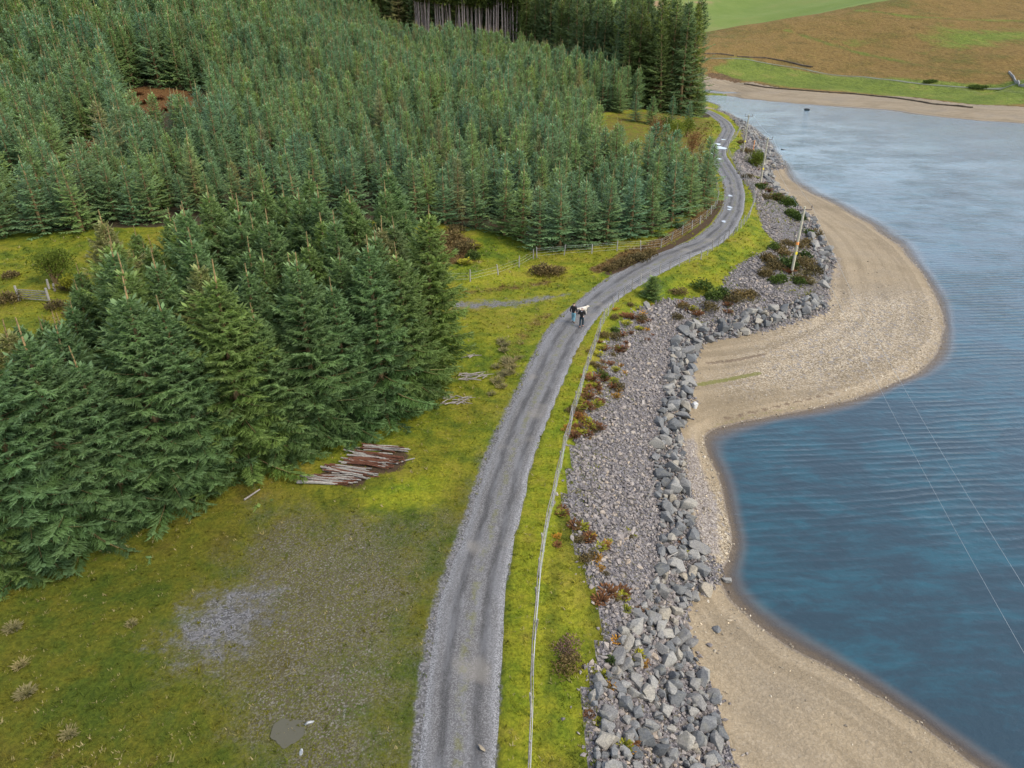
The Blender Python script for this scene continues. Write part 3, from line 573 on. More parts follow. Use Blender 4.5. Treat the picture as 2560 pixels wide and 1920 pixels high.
def conifer(seed, H, rad, whorl, nbr, twig, sub, lead, lowest=.04, droop=.25, twl=.42, mature=False, wide=1.0):
    r = random.Random(seed); L = Leafy(); tr = MB()
    bend = [(r.uniform(-.05, .05), r.uniform(-.05, .05)) for _ in range(3)]
    def axis(z):
        t = z/H; return (math.sin(t*2.4+seed)*.10*bend[0][0]*H*.5+bend[1][0]*t*t*H*.4, math.cos(t*2.1+seed)*.1*bend[0][1]*H*.5+bend[1][1]*t*t*H*.4)
    zs = [H*k/9 for k in range(10)]; r0 = .011*H+.05
    tr.tube([(*axis(z), z-.15*(z == 0)) for z in zs], [r0*(1-z/H)**.85+.011+.0008*H for z in zs], 6)
    z = H*lowest; top = H-lead; k = 0
    while z < top:
        t = (z-H*lowest)/(top-H*lowest)                      # 0 bottom .. 1 top
        env = rad*((1-t)**.72 if not mature else (1-t**2.2)**.9*(.62+.38*(1-t)))*(.74+.46*r.random())+.10*twl; lop = r.uniform(0, 6.28); lopk = r.uniform(.0, .26)
        if t < .10: env *= .72+2.8*t
        n = nbr if r.random() < .8 else nbr-1
        a0 = r.uniform(0, 6.28)
        for b in range(n):
            if r.random() < .05: continue
            a = a0+6.283*b/n+r.uniform(-.22, .22); Lb = env*r.uniform(.66, 1.16)*(1+lopk*math.cos(a-lop)); zz = z+r.uniform(-.5, .5)*whorl*.8
            rise = (.85*t**1.6-droop*(1-t))*1.0+r.uniform(-.08, .10)
            ca, sa = math.cos(a), math.sin(a); ox, oy = axis(zz); tint = min(1, max(0, r.gauss(.5, .24)))
            def P(s_):
                h = Lb*s_; up = Lb*(rise*s_+(.16+.1*(1-t))*(s_*s_-.25*s_))
                return (ox+ca*h, oy+sa*h, zz+up)
            if Lb > .5: tr.tube([P(0), (P(.4)[0], P(.4)[1], P(.4)[2]-.03), (P(.72)[0], P(.72)[1], P(.72)[2]-.06)], [.010+.007*Lb, .006+.003*Lb, .004], 3, False)
            nt = max(3, int(Lb/twig)+1)
            for i in range(nt):
                s_ = .14+.86*(i+.5*r.random())/nt; p = P(s_); q = P(min(1.02, s_+.1)); dv = Vector((q[0]-p[0], q[1]-p[1], q[2]-p[2])).normalized()
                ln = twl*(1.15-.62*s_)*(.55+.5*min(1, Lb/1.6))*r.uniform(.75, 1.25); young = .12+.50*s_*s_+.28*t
                for sd in (-1, 1):
                    lat = Vector((-sa*sd, ca*sd, 0)); hang = -.22-.30*(1-t)*r.random()
                    d = (dv*r.uniform(.5, .95)+lat*r.uniform(.5, 1.0)+Vector((0, 0, hang+r.uniform(-.22, .22)))).normalized()*ln
                    sidev = d.cross(Vector((0, 0, 1))); sidev = sidev.normalized() if sidev.length > 1e-4 else lat
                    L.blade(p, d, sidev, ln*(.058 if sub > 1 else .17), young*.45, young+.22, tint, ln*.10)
                    for j in range(sub):
                        u_ = .25+.7*(j+r.random())/sub; pp = (p[0]+d.x*u_, p[1]+d.y*u_, p[2]+d.z*u_); sl = ln*.50*(1.1-.5*u_)
                        for s2 in ((-1, 1) if j % 2 else (1, -1))[:1 if sub < 3 else 2]:
                            e = (d.normalized()*.65+sidev*s2*r.uniform(.25, .95)+Vector((0, 0, r.uniform(-.75, .22)))).normalized()*sl*r.uniform(.6, 1.35)
                            e2 = e.cross(d).normalized()*sl*.14
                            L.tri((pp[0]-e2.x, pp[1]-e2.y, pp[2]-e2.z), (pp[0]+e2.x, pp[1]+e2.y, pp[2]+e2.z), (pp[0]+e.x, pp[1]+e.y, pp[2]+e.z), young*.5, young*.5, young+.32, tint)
            p = P(.9); q = P(1.0); d = Vector((q[0]-p[0], q[1]-p[1], q[2]-p[2])).normalized()*twl*.62
            sidev = d.cross(Vector((0, 0, 1))).normalized(); L.blade(p, d, sidev, twl*.15, .4+.3*t, .95, tint, 0); 
        z += whorl*r.uniform(.8, 1.2)*(1.12-.45*t)
    # the bare leader with its few short upright shoots
    for k in range(3):
        zz = top+lead*(.02+.30*k); ox, oy = axis(zz)
        for b in range(5):
            a = r.uniform(0, 6.28); ln = (.55-.14*k)*(lead*.42+.10); d = Vector((math.cos(a)*.55, math.sin(a)*.55, .80))*ln
            sidev = d.cross(Vector((0, 0, 1))).normalized(); L.blade((ox, oy, zz), d, sidev, .10*ln+.012, .6, 1, .6, 0)
    for k in range(10):
        zz = top+lead*(.1+.85*k/10); ox, oy = axis(zz); a = r.uniform(0, 6.28); d = Vector((math.cos(a)*.5, math.sin(a)*.5, .8))*(.10+.03*lead)
        sidev = d.cross(Vector((0, 0, 1))).normalized(); L.blade((ox, oy, zz), d, sidev, .02, .6, 1, .6, 0)
    return L, tr
def tree_data(name, mat, bark, seed, **k):
    L, tr = conifer(seed, **k); return L.mesh(name+'_crown', mat), tr.mesh(name+'_trunk', bark)
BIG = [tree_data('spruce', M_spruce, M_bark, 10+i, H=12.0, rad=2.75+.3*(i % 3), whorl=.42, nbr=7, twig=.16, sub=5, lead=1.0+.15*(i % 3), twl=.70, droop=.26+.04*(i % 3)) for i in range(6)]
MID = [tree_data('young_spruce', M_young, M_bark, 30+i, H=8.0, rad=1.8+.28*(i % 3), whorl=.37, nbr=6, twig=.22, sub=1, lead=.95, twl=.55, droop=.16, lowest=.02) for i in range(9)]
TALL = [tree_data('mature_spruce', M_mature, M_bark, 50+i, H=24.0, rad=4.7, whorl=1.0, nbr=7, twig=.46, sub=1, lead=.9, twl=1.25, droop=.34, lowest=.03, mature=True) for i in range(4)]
print('tris', [len(a.polygons) for a, b in BIG+MID+TALL])
def put_tree(name, data, p, h, H0, label, group, rz=None, wide=1.0, cat='tree'):
    s = h/H0; o = empty(name, (p[0], p[1], p[2]-.05), rng.uniform(0, 6.28) if rz is None else rz, label, cat, group, (s*wide, s*wide, s))
    o.rotation_euler = (rng.normal(0, .03), rng.normal(0, .03), o.rotation_euler[2])
    link('trunk', data[1], o); link('crown', data[0], o); return o
def jitter(P, step, seed, jit=.38):
    g = np.random.default_rng(seed); P = np.asarray(P)[:, :2]
    X, Y = np.meshgrid(np.arange(P[:, 0].min(), P[:, 0].max(), step), np.arange(P[:, 1].min(), P[:, 1].max(), step))
    X = (X+np.where((np.arange(X.shape[0]) % 2)[:, None], step/2, 0)).ravel()+g.uniform(-jit, jit, X.size)*step; Y = Y.ravel()+g.uniform(-jit, jit, X.size)*step
    m = inside(X, Y, P); return np.c_[X[m], Y[m]]
def project(x, y, z):
    dep = y*CT+(CAM_H-z)*ST; return 512+FPX*x/dep, 384-FPX*((z-CAM_H)*CT+y*ST)/dep, dep
# the near block left of the road: every tree on its own
edge_uv = [(-130,1305),(10,1238),(95,1205),(190,1165),(285,1120),(372,1078),(455,1045),(540,1008),(612,985),(690,958),(765,930),(835,900),(893,872),(930,822)]
front = G(edge_uv)
inner = jitter(Z['block'], 2.6, 5)
dF, _ = poly_dist(inner[:, 0], inner[:, 1], front[:, :2]); inner = inner[(dF > 2.1) & (inner[:, 1] > 14)]
iz = height(inner[:, 0], inner[:, 1])
big_sites = [(p, True) for p in front]+[(np.r_[p, z], False) for p, z in zip(inner, iz)]
special = {12: 'broad dark spruce at the right-hand end of the near block, overhanging the grass', 9: 'large spruce at the edge of the near block, directly behind the pile of grey poles',
           0: 'dark spruce in the lower left corner of the block, its skirt on the mossy turf', 10: 'large spruce at the edge of the near block, just right of the log pile', 13: 'tall spruce on the far right corner of the near block, facing the walkers'}
ORD = 'first second third fourth fifth sixth seventh eighth ninth tenth eleventh twelfth thirteenth fourteenth'.split()
n_big = 0
for i, (p, edge_) in enumerate(big_sites):
    u, v, dep = project(p[0], p[1], p[2]+9)
    if u < -90 or u > 1100: continue
    h = (12.2 if edge_ else 12.6)*rng.uniform(.80, 1.12)*(1.0 if p[0] > -22 else .94)
    for _ in range(30):
        tu_, tv_, _d = project(p[0], p[1], p[2]+h)
        if tv_ >= np.interp(tu_, [0, 50, 72, 95], [316, 312, 285, 150]) or h < 5: break
        h *= .97
    lab = special.get(i) if edge_ else None
    lab = lab or (('big dark spruce on the front edge of the near block, %s from the lower left' % ORD[min(i, 13)]) if edge_ else 'tall blue green spruce inside the near block, '+('toward its right end by the grass' if u > 330 else 'in its middle, up behind the log pile' if u > 190 else 'left of its middle' if u > 90 else 'at its left end below the field gate'))
    put_tree('spruce_tree', BIG[int(rng.integers(len(BIG)))], p, h, 12.0, lab, 'spruces of the near block', wide=1.06 if edge_ else .98); n_big += 1
# the plantation on the slope: the nearest singly, the rest as one mass
plant = jitter(Z['forest'], 2.9, 9, .40)
fr2 = G([(-120,524),(10,512),(95,505),(180,498),(900,478),(962,484),(1030,494),(1090,508),(1128,522),(1165,540),(1210,536),(1262,532),(1310,524),(1360,514),(1408,508),(1450,488),(1488,466),(1516,444),(1530,420)])
d2, _ = poly_dist(plant[:, 0], plant[:, 1], fr2[:, :2])
pz = height(plant[:, 0], plant[:, 1]); pu, pv, pd = project(plant[:, 0], plant[:, 1], pz+4)
keep = (pu > -60) & (pu < 1090) & (pv > -80) & (d2 > 1.6)
gap = np.maximum.reduce([softmask(G([(255,198),(330,186),(455,203),(458,245),(440,325),(310,330),(266,285)]), .5, plant[:, 0], plant[:, 1]), softmask(G([(155,320),(190,305),(230,314),(228,415),(168,415)]), .5, plant[:, 0], plant[:, 1]), softmask(Z['clear2'], .5, plant[:, 0], plant[:, 1])])
tall_poly = np.array([(45.5, 187), (48, 203), (46, 235), (36, 262), (5, 300), (-70, 360), (-110, 380), (-95, 345), (-48, 318), (-2, 286), (14, 252), (20, 222), (28, 202), (36, 189)])
pine_poly = np.array([(-52, 305), (-46, 292), (-36, 281), (-20, 281), (-2, 279), (4, 287), (-10, 300), (-40, 325)])
in_tall = inside(plant[:, 0], plant[:, 1], tall_poly) | inside(plant[:, 0], plant[:, 1], pine_poly)
ride = inside(plant[:, 0], plant[:, 1], np.array([(-52, 296), (-54, 280), (-38, 266), (-14, 264), (6, 266), (6, 284)])); in_tall |= ride
beyond_tall = plant[:, 1] > np.interp(plant[:, 0], [-300, -110, -48, -2, 14, 24, 60], [900, 345, 305, 283, 262, 240, 195])
dR, _ = poly_dist(plant[:, 0], plant[:, 1], RC)
keep &= (np.random.default_rng(4).random(len(plant)) > .10+.16*sstep(-35, -75, plant[:, 0])) & (gap < .4) & ~in_tall & ~beyond_tall & (dR > 4.5)
plant = np.c_[plant, pz][keep]; pu, pv, pd = pu[keep], pv[keep], pd[keep]
order = np.argsort(pd); plant = plant[order]; pu, pv, pd = pu[order], pv[order], pd[order]
def y_h(p): return (7.4+1.9*sstep(90, 190, np.array([p[1]]))[0])*rng.uniform(.70, 1.22)*(1.0+.14*math.sin(p[0]*.09)*math.sin(p[1]*.07))*(1+.28*sstep(-35, -75, np.array([p[0]]))[0])
fr2u, fr2v, _ = project(fr2[:, 0], fr2[:, 1], fr2[:, 2])
n_mid = 0
for k, p in enumerate(fr2):
    right = p[0] > 6
    put_tree('spruce_tree', MID[int(rng.integers(len(MID)))], p, 7.9*rng.uniform(.9, 1.12), 8.0, 'young spruce in the front row behind the wire fence, %s from the road bend' % ORD[min(len(fr2)-1-k, 13)] if right else 'young spruce in the front row beside the rough clearing, %s from its left end' % ORD[min(k, 13)], 'front row of the plantation', wide=1.16); n_mid += 1
tall_sites = jitter(tall_poly, 4.3, 21, .3); tz = height(tall_sites[:, 0], tall_sites[:, 1]); tu, tv, td = project(tall_sites[:, 0], tall_sites[:, 1], tz+15)
N_TALL = min(62, len(tall_sites)); ordt = np.argsort(td)
N_MID = 300-n_big-n_mid-N_TALL
vis = (pv < 330) | (pu < 520)
cand = [i for i in range(len(plant)) if not (pu[i] < 430 and project(*plant[i][:2], plant[i][2]+8)[1] > 262)]
solo = cand[:N_MID]; rest = [i for i in range(len(plant)) if i not in set(solo)]
for i in solo:
    p = plant[i]; put_tree('spruce_tree', MID[int(rng.integers(len(MID)))], p, y_h(p), 8.0, 'young spruce within the plantation, a few rows behind '+('the road bend' if pu[i] > 640 else 'the fenced front row' if pu[i] > 520 else 'the heather patch' if pu[i] > 400 else 'the near block' if pu[i] > 110 else 'the field gate'), 'young spruces in the plantation', wide=1.05)
for k, i in enumerate(ordt[:N_TALL]):
    p = np.r_[tall_sites[i], tz[i]]; put_tree('spruce_tree', TALL[int(rng.integers(4))], p, 25.5*rng.uniform(.84, 1.10), 24.0, 'tall mature dark spruce in the old stand, '+('at its right edge over the water' if tu[i] > 680 else 'right of its middle, above the clearing' if tu[i] > 640 else 'left of its middle' if tu[i] > 590 else 'at its left end towards the bare stems'), 'mature spruces of the old stand')
def mass(name, P, hts, H0, data, kind_label, cat):
    """one mass of trees: the variants' crowns and trunks set out on points"""
    n_ = len(P); g = np.random.default_rng(len(P))
    me = bpy.data.meshes.new(name); me.vertices.add(n_); me.vertices.foreach_set('co', np.asarray(P, np.float32).ravel())
    for nm, ty, a in (('size', 'FLOAT', np.asarray(hts)/H0), ('turn', 'FLOAT', g.uniform(0, 6.28, n_)), ('pick', 'INT', g.integers(0, len(data), n_))):
        at = me.attributes.new(nm, ty, 'POINT'); at.data.foreach_set('value', a.astype(np.float32 if ty == 'FLOAT' else np.int32))
    o = link(name, me); tag(o, kind_label, cat, None, 'stuff')
    ng = bpy.data.node_groups.new(name, 'GeometryNodeTree'); ng.interface.new_socket('Geometry', in_out='INPUT', socket_type='NodeSocketGeometry'); ng.interface.new_socket('Geometry', in_out='OUTPUT', socket_type='NodeSocketGeometry')
    N = ng.nodes.new; gi, go = N('NodeGroupInput'), N('NodeGroupOutput'); jn = N('GeometryNodeJoinGeometry'); ng.links.new(jn.outputs[0], go.inputs[0])
    def named(nm, ty):
        nd = N('GeometryNodeInputNamedAttribute'); nd.data_type = ty; nd.inputs[0].default_value = nm; return nd.outputs[0]
    size, turn, pick = named('size', 'FLOAT'), named('turn', 'FLOAT'), named('pick', 'INT')
    cx = N('ShaderNodeCombineXYZ'); ng.links.new(turn, cx.inputs[2])
    for k, src in enumerate(data):
        eq = N('FunctionNodeCompare'); eq.data_type = 'INT'; eq.operation = 'EQUAL'
        ia = [s_ for s_ in eq.inputs if s_.enabled and s_.type == 'INT']; ng.links.new(pick, ia[0]); ia[1].default_value = k
        for ob in src:
            oi = N('GeometryNodeObjectInfo'); oi.inputs['Object'].default_value = ob; oi.inputs['As Instance'].default_value = True
            ip = N('GeometryNodeInstanceOnPoints'); ng.links.new(gi.outputs[0], ip.inputs['Points']); ng.links.new(eq.outputs[0], ip.inputs['Selection'])
            ng.links.new(oi.outputs['Geometry'], ip.inputs['Instance']); ng.links.new(cx.outputs[0], ip.inputs['Rotation']); ng.links.new(size, ip.inputs['Scale']); ng.links.new(ip.outputs[0], jn.inputs[0])
    md = o.modifiers.new('trees', 'NODES'); md.node_group = ng; return o
def sources(data):
    """crown and trunk objects of standing trees, one pair for each variant"""
    out = []
    for cr, trk in data:
        a = next((o for o in C.objects if o.data == cr), None); b = next((o for o in C.objects if o.data == trk), None)
        if a and b: out.append((a, b))
    return out
rp = plant[rest]; mass('spruce_forest', rp-[0, 0, .05], [y_h(p)*1.04 for p in rp], 8.0, sources(MID), 'dense young spruce plantation covering the slope up to the top of the picture', 'forest')
if len(ordt) > N_TALL:
    q_ = ordt[N_TALL:]; q_ = q_[(tu[q_] > -60) & (tu[q_] < 1000)]
    mass('spruce_wood', np.c_[tall_sites[q_], tz[q_]], 25.5*rng.uniform(.84, 1.08, len(q_)), 24.0, sources(TALL), 'old dark spruces massed behind the tall stand on the slope', 'wood')
print('trees', n_big, n_mid, len(solo), len(rest), len(ordt))
# bare-stemmed old trees along the crest
def pine(seed):
    r = random.Random(seed); L = Leafy(); tr = MB(); H = 21
    tr.tube([(math.sin(k*.6+seed)*.12, math.cos(k*.5+seed)*.12, H*k/8-.2*(k == 0)) for k in range(9)], [.25*(1-k/10.5)+.03 for k in range(9)], 7)
    for k in range(9):
        z = r.uniform(3, 13); a = r.uniform(0, 6.28); l = r.uniform(.5, 1.6); tr.tube([(0, 0, z), (math.cos(a)*l, math.sin(a)*l, z+.1-.3*r.random())], [.035, .012], 3)
    for k in range(130):
        z = r.uniform(13.5, 21); w_ = 2.9*(1-((z-15.5)/6.2)**2)**.5 if abs(z-15.5) < 6.1 else .3; a = r.uniform(0, 6.28); q = w_*math.sqrt(r.random()); tint = r.random()
        c = Vector((math.cos(a)*q, math.sin(a)*q, z))
        for j in range(9):
            d = Vector((r.gauss(0, 1), r.gauss(0, 1), r.gauss(.1, .6))).normalized()*r.uniform(.5, .95); sd = d.cross(Vector((r.random()-.5, r.random()-.5, 1))).normalized()
            L.blade(tuple(c), d, sd, .17, .2, .7, tint, .05)
    return L.mesh('pine_crown', M_pineN), tr.mesh('pine_trunk', M_pbark)
PINE = [pine(70+i) for i in range(3)]
line = np.array([(-35, 286), (-30, 281.5), (-20, 280), (-10, 279), (-2, 278), (1, 279)], float)
ps = resamp(line, .95)
for k, p in enumerate(ps):
    for row in range(2):
        x, y = p[0]+rng.uniform(-1.1, 1.1), p[1]+row*rng.uniform(3, 12)+rng.uniform(-1.8, 1.8)
        if row == 1 and k % 2: continue
        put_tree('pine_tree', PINE[int(rng.integers(3))], (x, y, height(np.array([x]), np.array([y]))[0]), 26*rng.uniform(.9, 1.1), 21.0, 'bare pale stemmed old conifer in the row along the forest crest', 'bare stemmed trees on the crest')

# ------------------------------------------------------------------ stones of the bank
def stone_mesh(seed, npts=15, flat=.72, sub=0):
    r = random.Random(seed); bm = bmesh.new()
    for _ in range(npts):
        d = Vector((r.gauss(0, 1), r.gauss(0, 1), r.gauss(0, 1))).normalized(); k = r.uniform(.82, 1.05)
        bm.verts.new((d.x*k, d.y*k*r.uniform(.8, 1), d.z*k*flat))
    bmesh.ops.convex_hull(bm, input=bm.verts[:])
    for v_ in [v_ for v_ in bm.verts if not v_.link_faces]: bm.verts.remove(v_)
    if sub: 
        bmesh.ops.bevel(bm, geom=bm.edges[:], offset=.09, segments=1, affect='EDGES', clamp_overlap=True)
    bmesh.ops.triangulate(bm, faces=bm.faces[:])
    me = bpy.data.meshes.new('boulder'); bm.to_mesh(me); bm.free(); return me
BOULD = [stone_mesh(100+i, 13+i % 4, .74+.05*(i % 4), 1) for i in range(10)]
for me in BOULD: me.materials.append(M_rock)
SMALL = [stone_mesh(200+i, 11, .78) for i in range(7)]
def arr(me):
    v = np.empty(len(me.vertices)*3, np.float32); me.vertices.foreach_get('co', v)
    return v.reshape(-1, 3), np.array([tuple(p.vertices) for p in me.polygons], np.int32)
SM = [arr(m_) for m_ in SMALL]; BM_ = [arr(m_) for m_ in BOULD]
def euler_mats(a, b, c):
    ca, sa, cb, sb, cc, sc_ = np.cos(a), np.sin(a), np.cos(b), np.sin(b), np.cos(c), np.sin(c)
    return np.stack([np.stack([cb*cc, sa*sb*cc-ca*sc_, ca*sb*cc+sa*sc_], -1), np.stack([cb*sc_, sa*sb*sc_+ca*cc, ca*sb*sc_-sa*cc], -1), np.stack([-sb, sa*cb, ca*cb], -1)], -2)
def strew(name, P, size, lib, mat, g, tilt=.6, parent=None):
    """many stones joined in one mesh"""
    VV, FF, RR = [], [], []; base = 0; pick = g.integers(0, len(lib), len(P))
    for k, (v_, f_) in enumerate(lib):
        m = pick == k; n_ = m.sum()
        if not n_: continue
        Mx = euler_mats(g.uniform(-tilt, tilt, n_), g.uniform(-tilt, tilt, n_), g.uniform(0, 6.28, n_))
        sc3 = size[m][:, None]*np.stack([g.uniform(.8, 1.3, n_), g.uniform(.65, 1.05, n_), g.uniform(.6, .95, n_)], -1)
        w_ = np.einsum('nij,nvj->nvi', Mx, v_[None]*sc3[:, None])+P[m][:, None]
        VV.append(w_.reshape(-1, 3)); FF.append((f_[None]+(np.arange(n_)*len(v_))[:, None, None]+base).reshape(-1, 3)); RR.append(np.repeat(g.random(n_), len(v_))); base += n_*len(v_)
    me = np_mesh(name, np.concatenate(VV), np.concatenate(FF), mat, {'rnd': np.concatenate(RR)})
    return tag(link(name, me, parent), kind='stuff')
def darts(P, n, rad_fn, g, shrink=.9):
    """stones laid one by one, the biggest first, none resting inside another"""
    P = np.asarray(P)[:, :2]; lo, hi = P.min(0), P.max(0); pts = np.empty((0, 3))
    X = g.uniform(lo, hi, (n, 2)); X = X[inside(X[:, 0], X[:, 1], P)]; rad = np.array([rad_fn(x, y) for x, y in X])
    for i in np.argsort(-rad):
        x, y = X[i]; r_ = rad[i]
        if len(pts):
            d = np.hypot(pts[:, 0]-x, pts[:, 1]-y)
            if (d < (pts[:, 2]+r_)*shrink).any(): continue
        pts = np.vstack([pts, (x, y, r_)])
    return pts
g1 = np.random.default_rng(3)
Z['big'] = np.r_[G([(1300,1800),(1290,1660),(1278,1510),(1305,1440),(1345,1380),(1385,1300),(1428,1210),(1428,1120),(1412,1050),(1412,960),(1432,880),(1446,800),(1448,740),(1478,702),(1560,697),(1660,670),(1745,647),(1772,642)])[:, :2], at_z(*np.array([(1783,671),(1663,712),(1575,731),(1518,741),(1496,785),(1492,860),(1466,930),(1478,1010),(1493,1104),(1512,1180),(1548,1228),(1535,1262),(1482,1287),(1472,1340),(1508,1440),(1543,1500),(1568,1600),(1566,1659),(1592,1800)], float).T, -3.0)[:, :2]]
Z['big2'] = G([(1775,640),(1765,570),(1738,490),(1702,446),(1662,405),(1642,345),(1622,300),(1596,272),(1586,262),(1600,262),(1630,280),(1658,305),(1680,336),(1698,359),(1664,368),(1676,397),(1714,436),(1754,468),(1786,540),(1802,556),(1788,606)])
def rb(x, y):
    k = sstep(26, 36, np.array([y]))[0]; return float(np.clip(g1.lognormal(math.log(.22+.07*k), .42), .15, .46+.16*k))
bl = np.vstack([darts(Z['big'], 16000, rb, g1, .74), darts(Z['big2'], 9000, lambda x, y: float(np.clip(g1.lognormal(math.log(.40), .35), .25, .8)), g1, .85)])
top_ = darts(Z['big'], 9000, lambda x, y: float(np.clip(g1.lognormal(math.log(.19), .35), .12, .38)), g1, .95); lift = np.r_[np.zeros(len(bl)), np.full(len(top_), .13)]; bl = np.vstack([bl, top_])
bz = height(bl[:, 0], bl[:, 1])+lift; bu, bv, bd = project(bl[:, 0], bl[:, 1], bz)
okb = (bu > -20) & (bu < 1040) & (bv < 800); bl, bz, bu, bv, bd = bl[okb], bz[okb], bu[okb], bv[okb], bd[okb]
o_ = np.argsort(-bl[:, 2]/bd)
solo_b, rest_b = o_[:296], o_[296:]
for i in solo_b:
    s_ = bl[i, 2]*1.2
    link('boulder', BOULD[int(g1.integers(10))], bank, (bl[i, 0], bl[i, 1], bz[i]+s_*.30), (g1.uniform(-.45, .45), g1.uniform(-.45, .45), g1.uniform(0, 6.28)), (s_*g1.uniform(.9, 1.3), s_*g1.uniform(.75, 1.0), s_*g1.uniform(.75, 1.05)))
strew('boulder_rubble', np.c_[bl[rest_b, :2], bz[rest_b]+bl[rest_b, 2]*.3], bl[rest_b, 2]*1.15, BM_, M_rock, g1, .5, bank)
# scree above the boulders
def scat(P, dens, g):
    P = np.asarray(P)[:, :2]; lo, hi = P.min(0), P.max(0); n_ = int(np.prod(hi-lo)*dens); X = g.uniform(lo, hi, (n_, 2)); return X[inside(X[:, 0], X[:, 1], P)]
X = scat(Z['bank'], 30, g1); X = X+g1.normal(0, .38, X.shape); yy = X[:, 1]
dens = np.interp(yy, [10, 40, 70, 110, 160, 230], [1.0, .95, .60, .40, .25, .2]); X = X[g1.random(len(X)) < dens]; yy = X[:, 1]
pk = np.maximum.reduce([softmask(Z[k], 1.2, X[:, 0], X[:, 1]) for k in ('pocket', 'pocket2', 'pocket3', 'pocket4', 'pocket5')])
fd, _ = poly_dist(X[:, 0], X[:, 1], fence_w[:, :2]); nearf = sstep(3.2, .8, fd)*(X[:, 1] < 62)
clump_n = np.array([mnoise.noise(Vector((x*.55, y*.55, 7.7))) for x, y in X])
X = X[(g1.random(len(X)) > pk*.9) & (g1.random(len(X)) > np.clip(nearf*.8+(clump_n-.22)*2.2, 0, .92)*(.35+.65*(nearf > .05)))]
sz = np.clip(g1.lognormal(math.log(.115), .32, len(X)), .06, .26)*np.interp(X[:, 1], [10, 50, 110, 230], [1.0, 1.05, 1.45, 2.0])
xu, xv, _ = project(X[:, 0], X[:, 1], -1.0); m = (xu > -20) & (xu < 1044) & (xv < 800); X, sz = X[m], sz[m]
strew('scree_stones', np.c_[X, height(X[:, 0], X[:, 1])+sz*.25], sz, SM, M_scree, g1, .7, bank)
print('stones', len(bl), len(X))
# shingle and flat stones on the beach
pl = []
for P, dn in ((G([(1500,790),(1720,700),(1800,600),(1880,560),(2000,640),(2035,720),(1980,800),(1850,850),(1700,885),(1550,910)]), 1.6), (G([(1480,1110),(1475,960),(1520,940),(1560,1100),(1585,1180),(1555,1240),(1520,1190)]), 26), (G([(1480,1290),(1560,1280),(1640,1370),(1560,1420),(1500,1400)]), 5), (G([(1800,610),(1810,560),(1840,570),(1850,620),(1800,680)]), 4), (G([(1490,1440),(1760,1430),(2080,1640),(1600,1650)]), .8)):
    pl.append(scat(P, dn, g1))
for P in (shore_w,):
    q = P[g1.integers(0, len(P), 1500)][:, :2]+g1.normal(0, .28, (1500, 2)); pl.append(q)
X = np.vstack(pl); sz = np.clip(g1.lognormal(math.log(.048), .45, len(X)), .025, .22); hz = height(X[:, 0], X[:, 1]); m = hz > WATER-.25
strew('shingle', np.c_[X, hz+sz*.2][m], sz[m], SM, M_peb, g1, .4); bpy.data.objects['shingle']['label'] = 'loose pebbles and flat stones strewn over the beach and along the waterline'
# boulders that lie apart
def lone(u, v, s_, label, mat=None, k=0, flat=1.0, z=None, cat='boulder'):
    p = ground(np.array([u]), np.array([v]))[0]; me = BOULD[k]
    if mat: me = me.copy(); me.materials.clear(); me.materials.append(mat)
    o = link('boulder', me, None, (p[0], p[1], (p[2] if z is None else z)+s_*.3*flat), (.1*k, -.08*k, k*1.3), (s_*1.2, s_, s_*flat)); tag(o, label, cat); return o
M_white = mat_rock('quartz_stone', (.36, .36, .355), (.44, .44, .43), (.52, .52, .50), 0)
lone(1501, 880, .42, 'white boulder lying alone on the sand beside the grey bank', M_white, 1)
lone(1568, 1254, .36, 'single boulder standing in the shallow water below the bank', None, 2, .9, WATER-.08)
lone(1546, 1362, .30, 'pale boulder half sunk in the shingle at the top of the lower beach', None, 4, .6)
lone(1510, 1600, .42, 'flat grey stone on the sand near the foot of the bank, lower beach', None, 5, .5)
lone(1398, 661, .5, 'low grey boulder in the grass beside the small spruce', None, 6, .5)
lone(1040, 1622, .20, 'pale flat stone lying on the road at the lower end', M_peb, 7, .25, .06)
lone(667, 1563, .22, 'small white stone on the moss just right of the puddle', M_white, 8, .5)
lone(650, 1627, .17, 'small white stone on the moss below the puddle', M_white, 9, .5)
lone(1742, 252, 1.3, 'dark low rock at the far edge of the water', None, 3, .5, WATER-.2)
lone(1693, 330, 1.0, 'dark rock just awash off the rocky point', None, 2, .4, WATER-.3)

# ------------------------------------------------------------------ grass and low plants
def mat_grass():
    m = MT('grass_blades'); c, big, mid, fine = grass_colour(m); tip = m.attr('tip'); st = m.attr('straw')
    c = m.mix(m.math('MULTIPLY', tip, .55), c, m.mix(1.0, c, (1.45, 1.35, 1.15), 'MULTIPLY')); c = m.mix(st, c, (.34, .27, .125))
    d = m.n('BsdfPrincipled', {'Base Color': c, 'Roughness': .8, 'Specular IOR Level': .15}); t = m.n('BsdfTranslucent', {'Color': c})
    mx = m.n('MixShader', {0: .25, 1: d.outputs[0], 2: t.outputs[0]}); m.t.links.new(mx.outputs[0], m.out.inputs[0]); return m.m
M_grass = mat_grass()
g2 = np.random.default_rng(17)
def sampler(key, x, y):
    """bilinear read of a ground mask"""
    A_ = att[key].reshape(ny, nx); i = np.clip(np.searchsorted(gx, x)-1, 0, nx-2); j = np.clip(np.searchsorted(gy, y)-1, 0, ny-2)
    return A_[j, i]
turf = np.array([(-34, 13), (14, 13), (16, 30), (28, 60), (45, 80), (50, 110), (55, 150), (58, 190), (45, 190), (30, 120), (20, 84), (-12, 80), (-50, 80), (-62, 62), (-55, 50)])
Xs = []
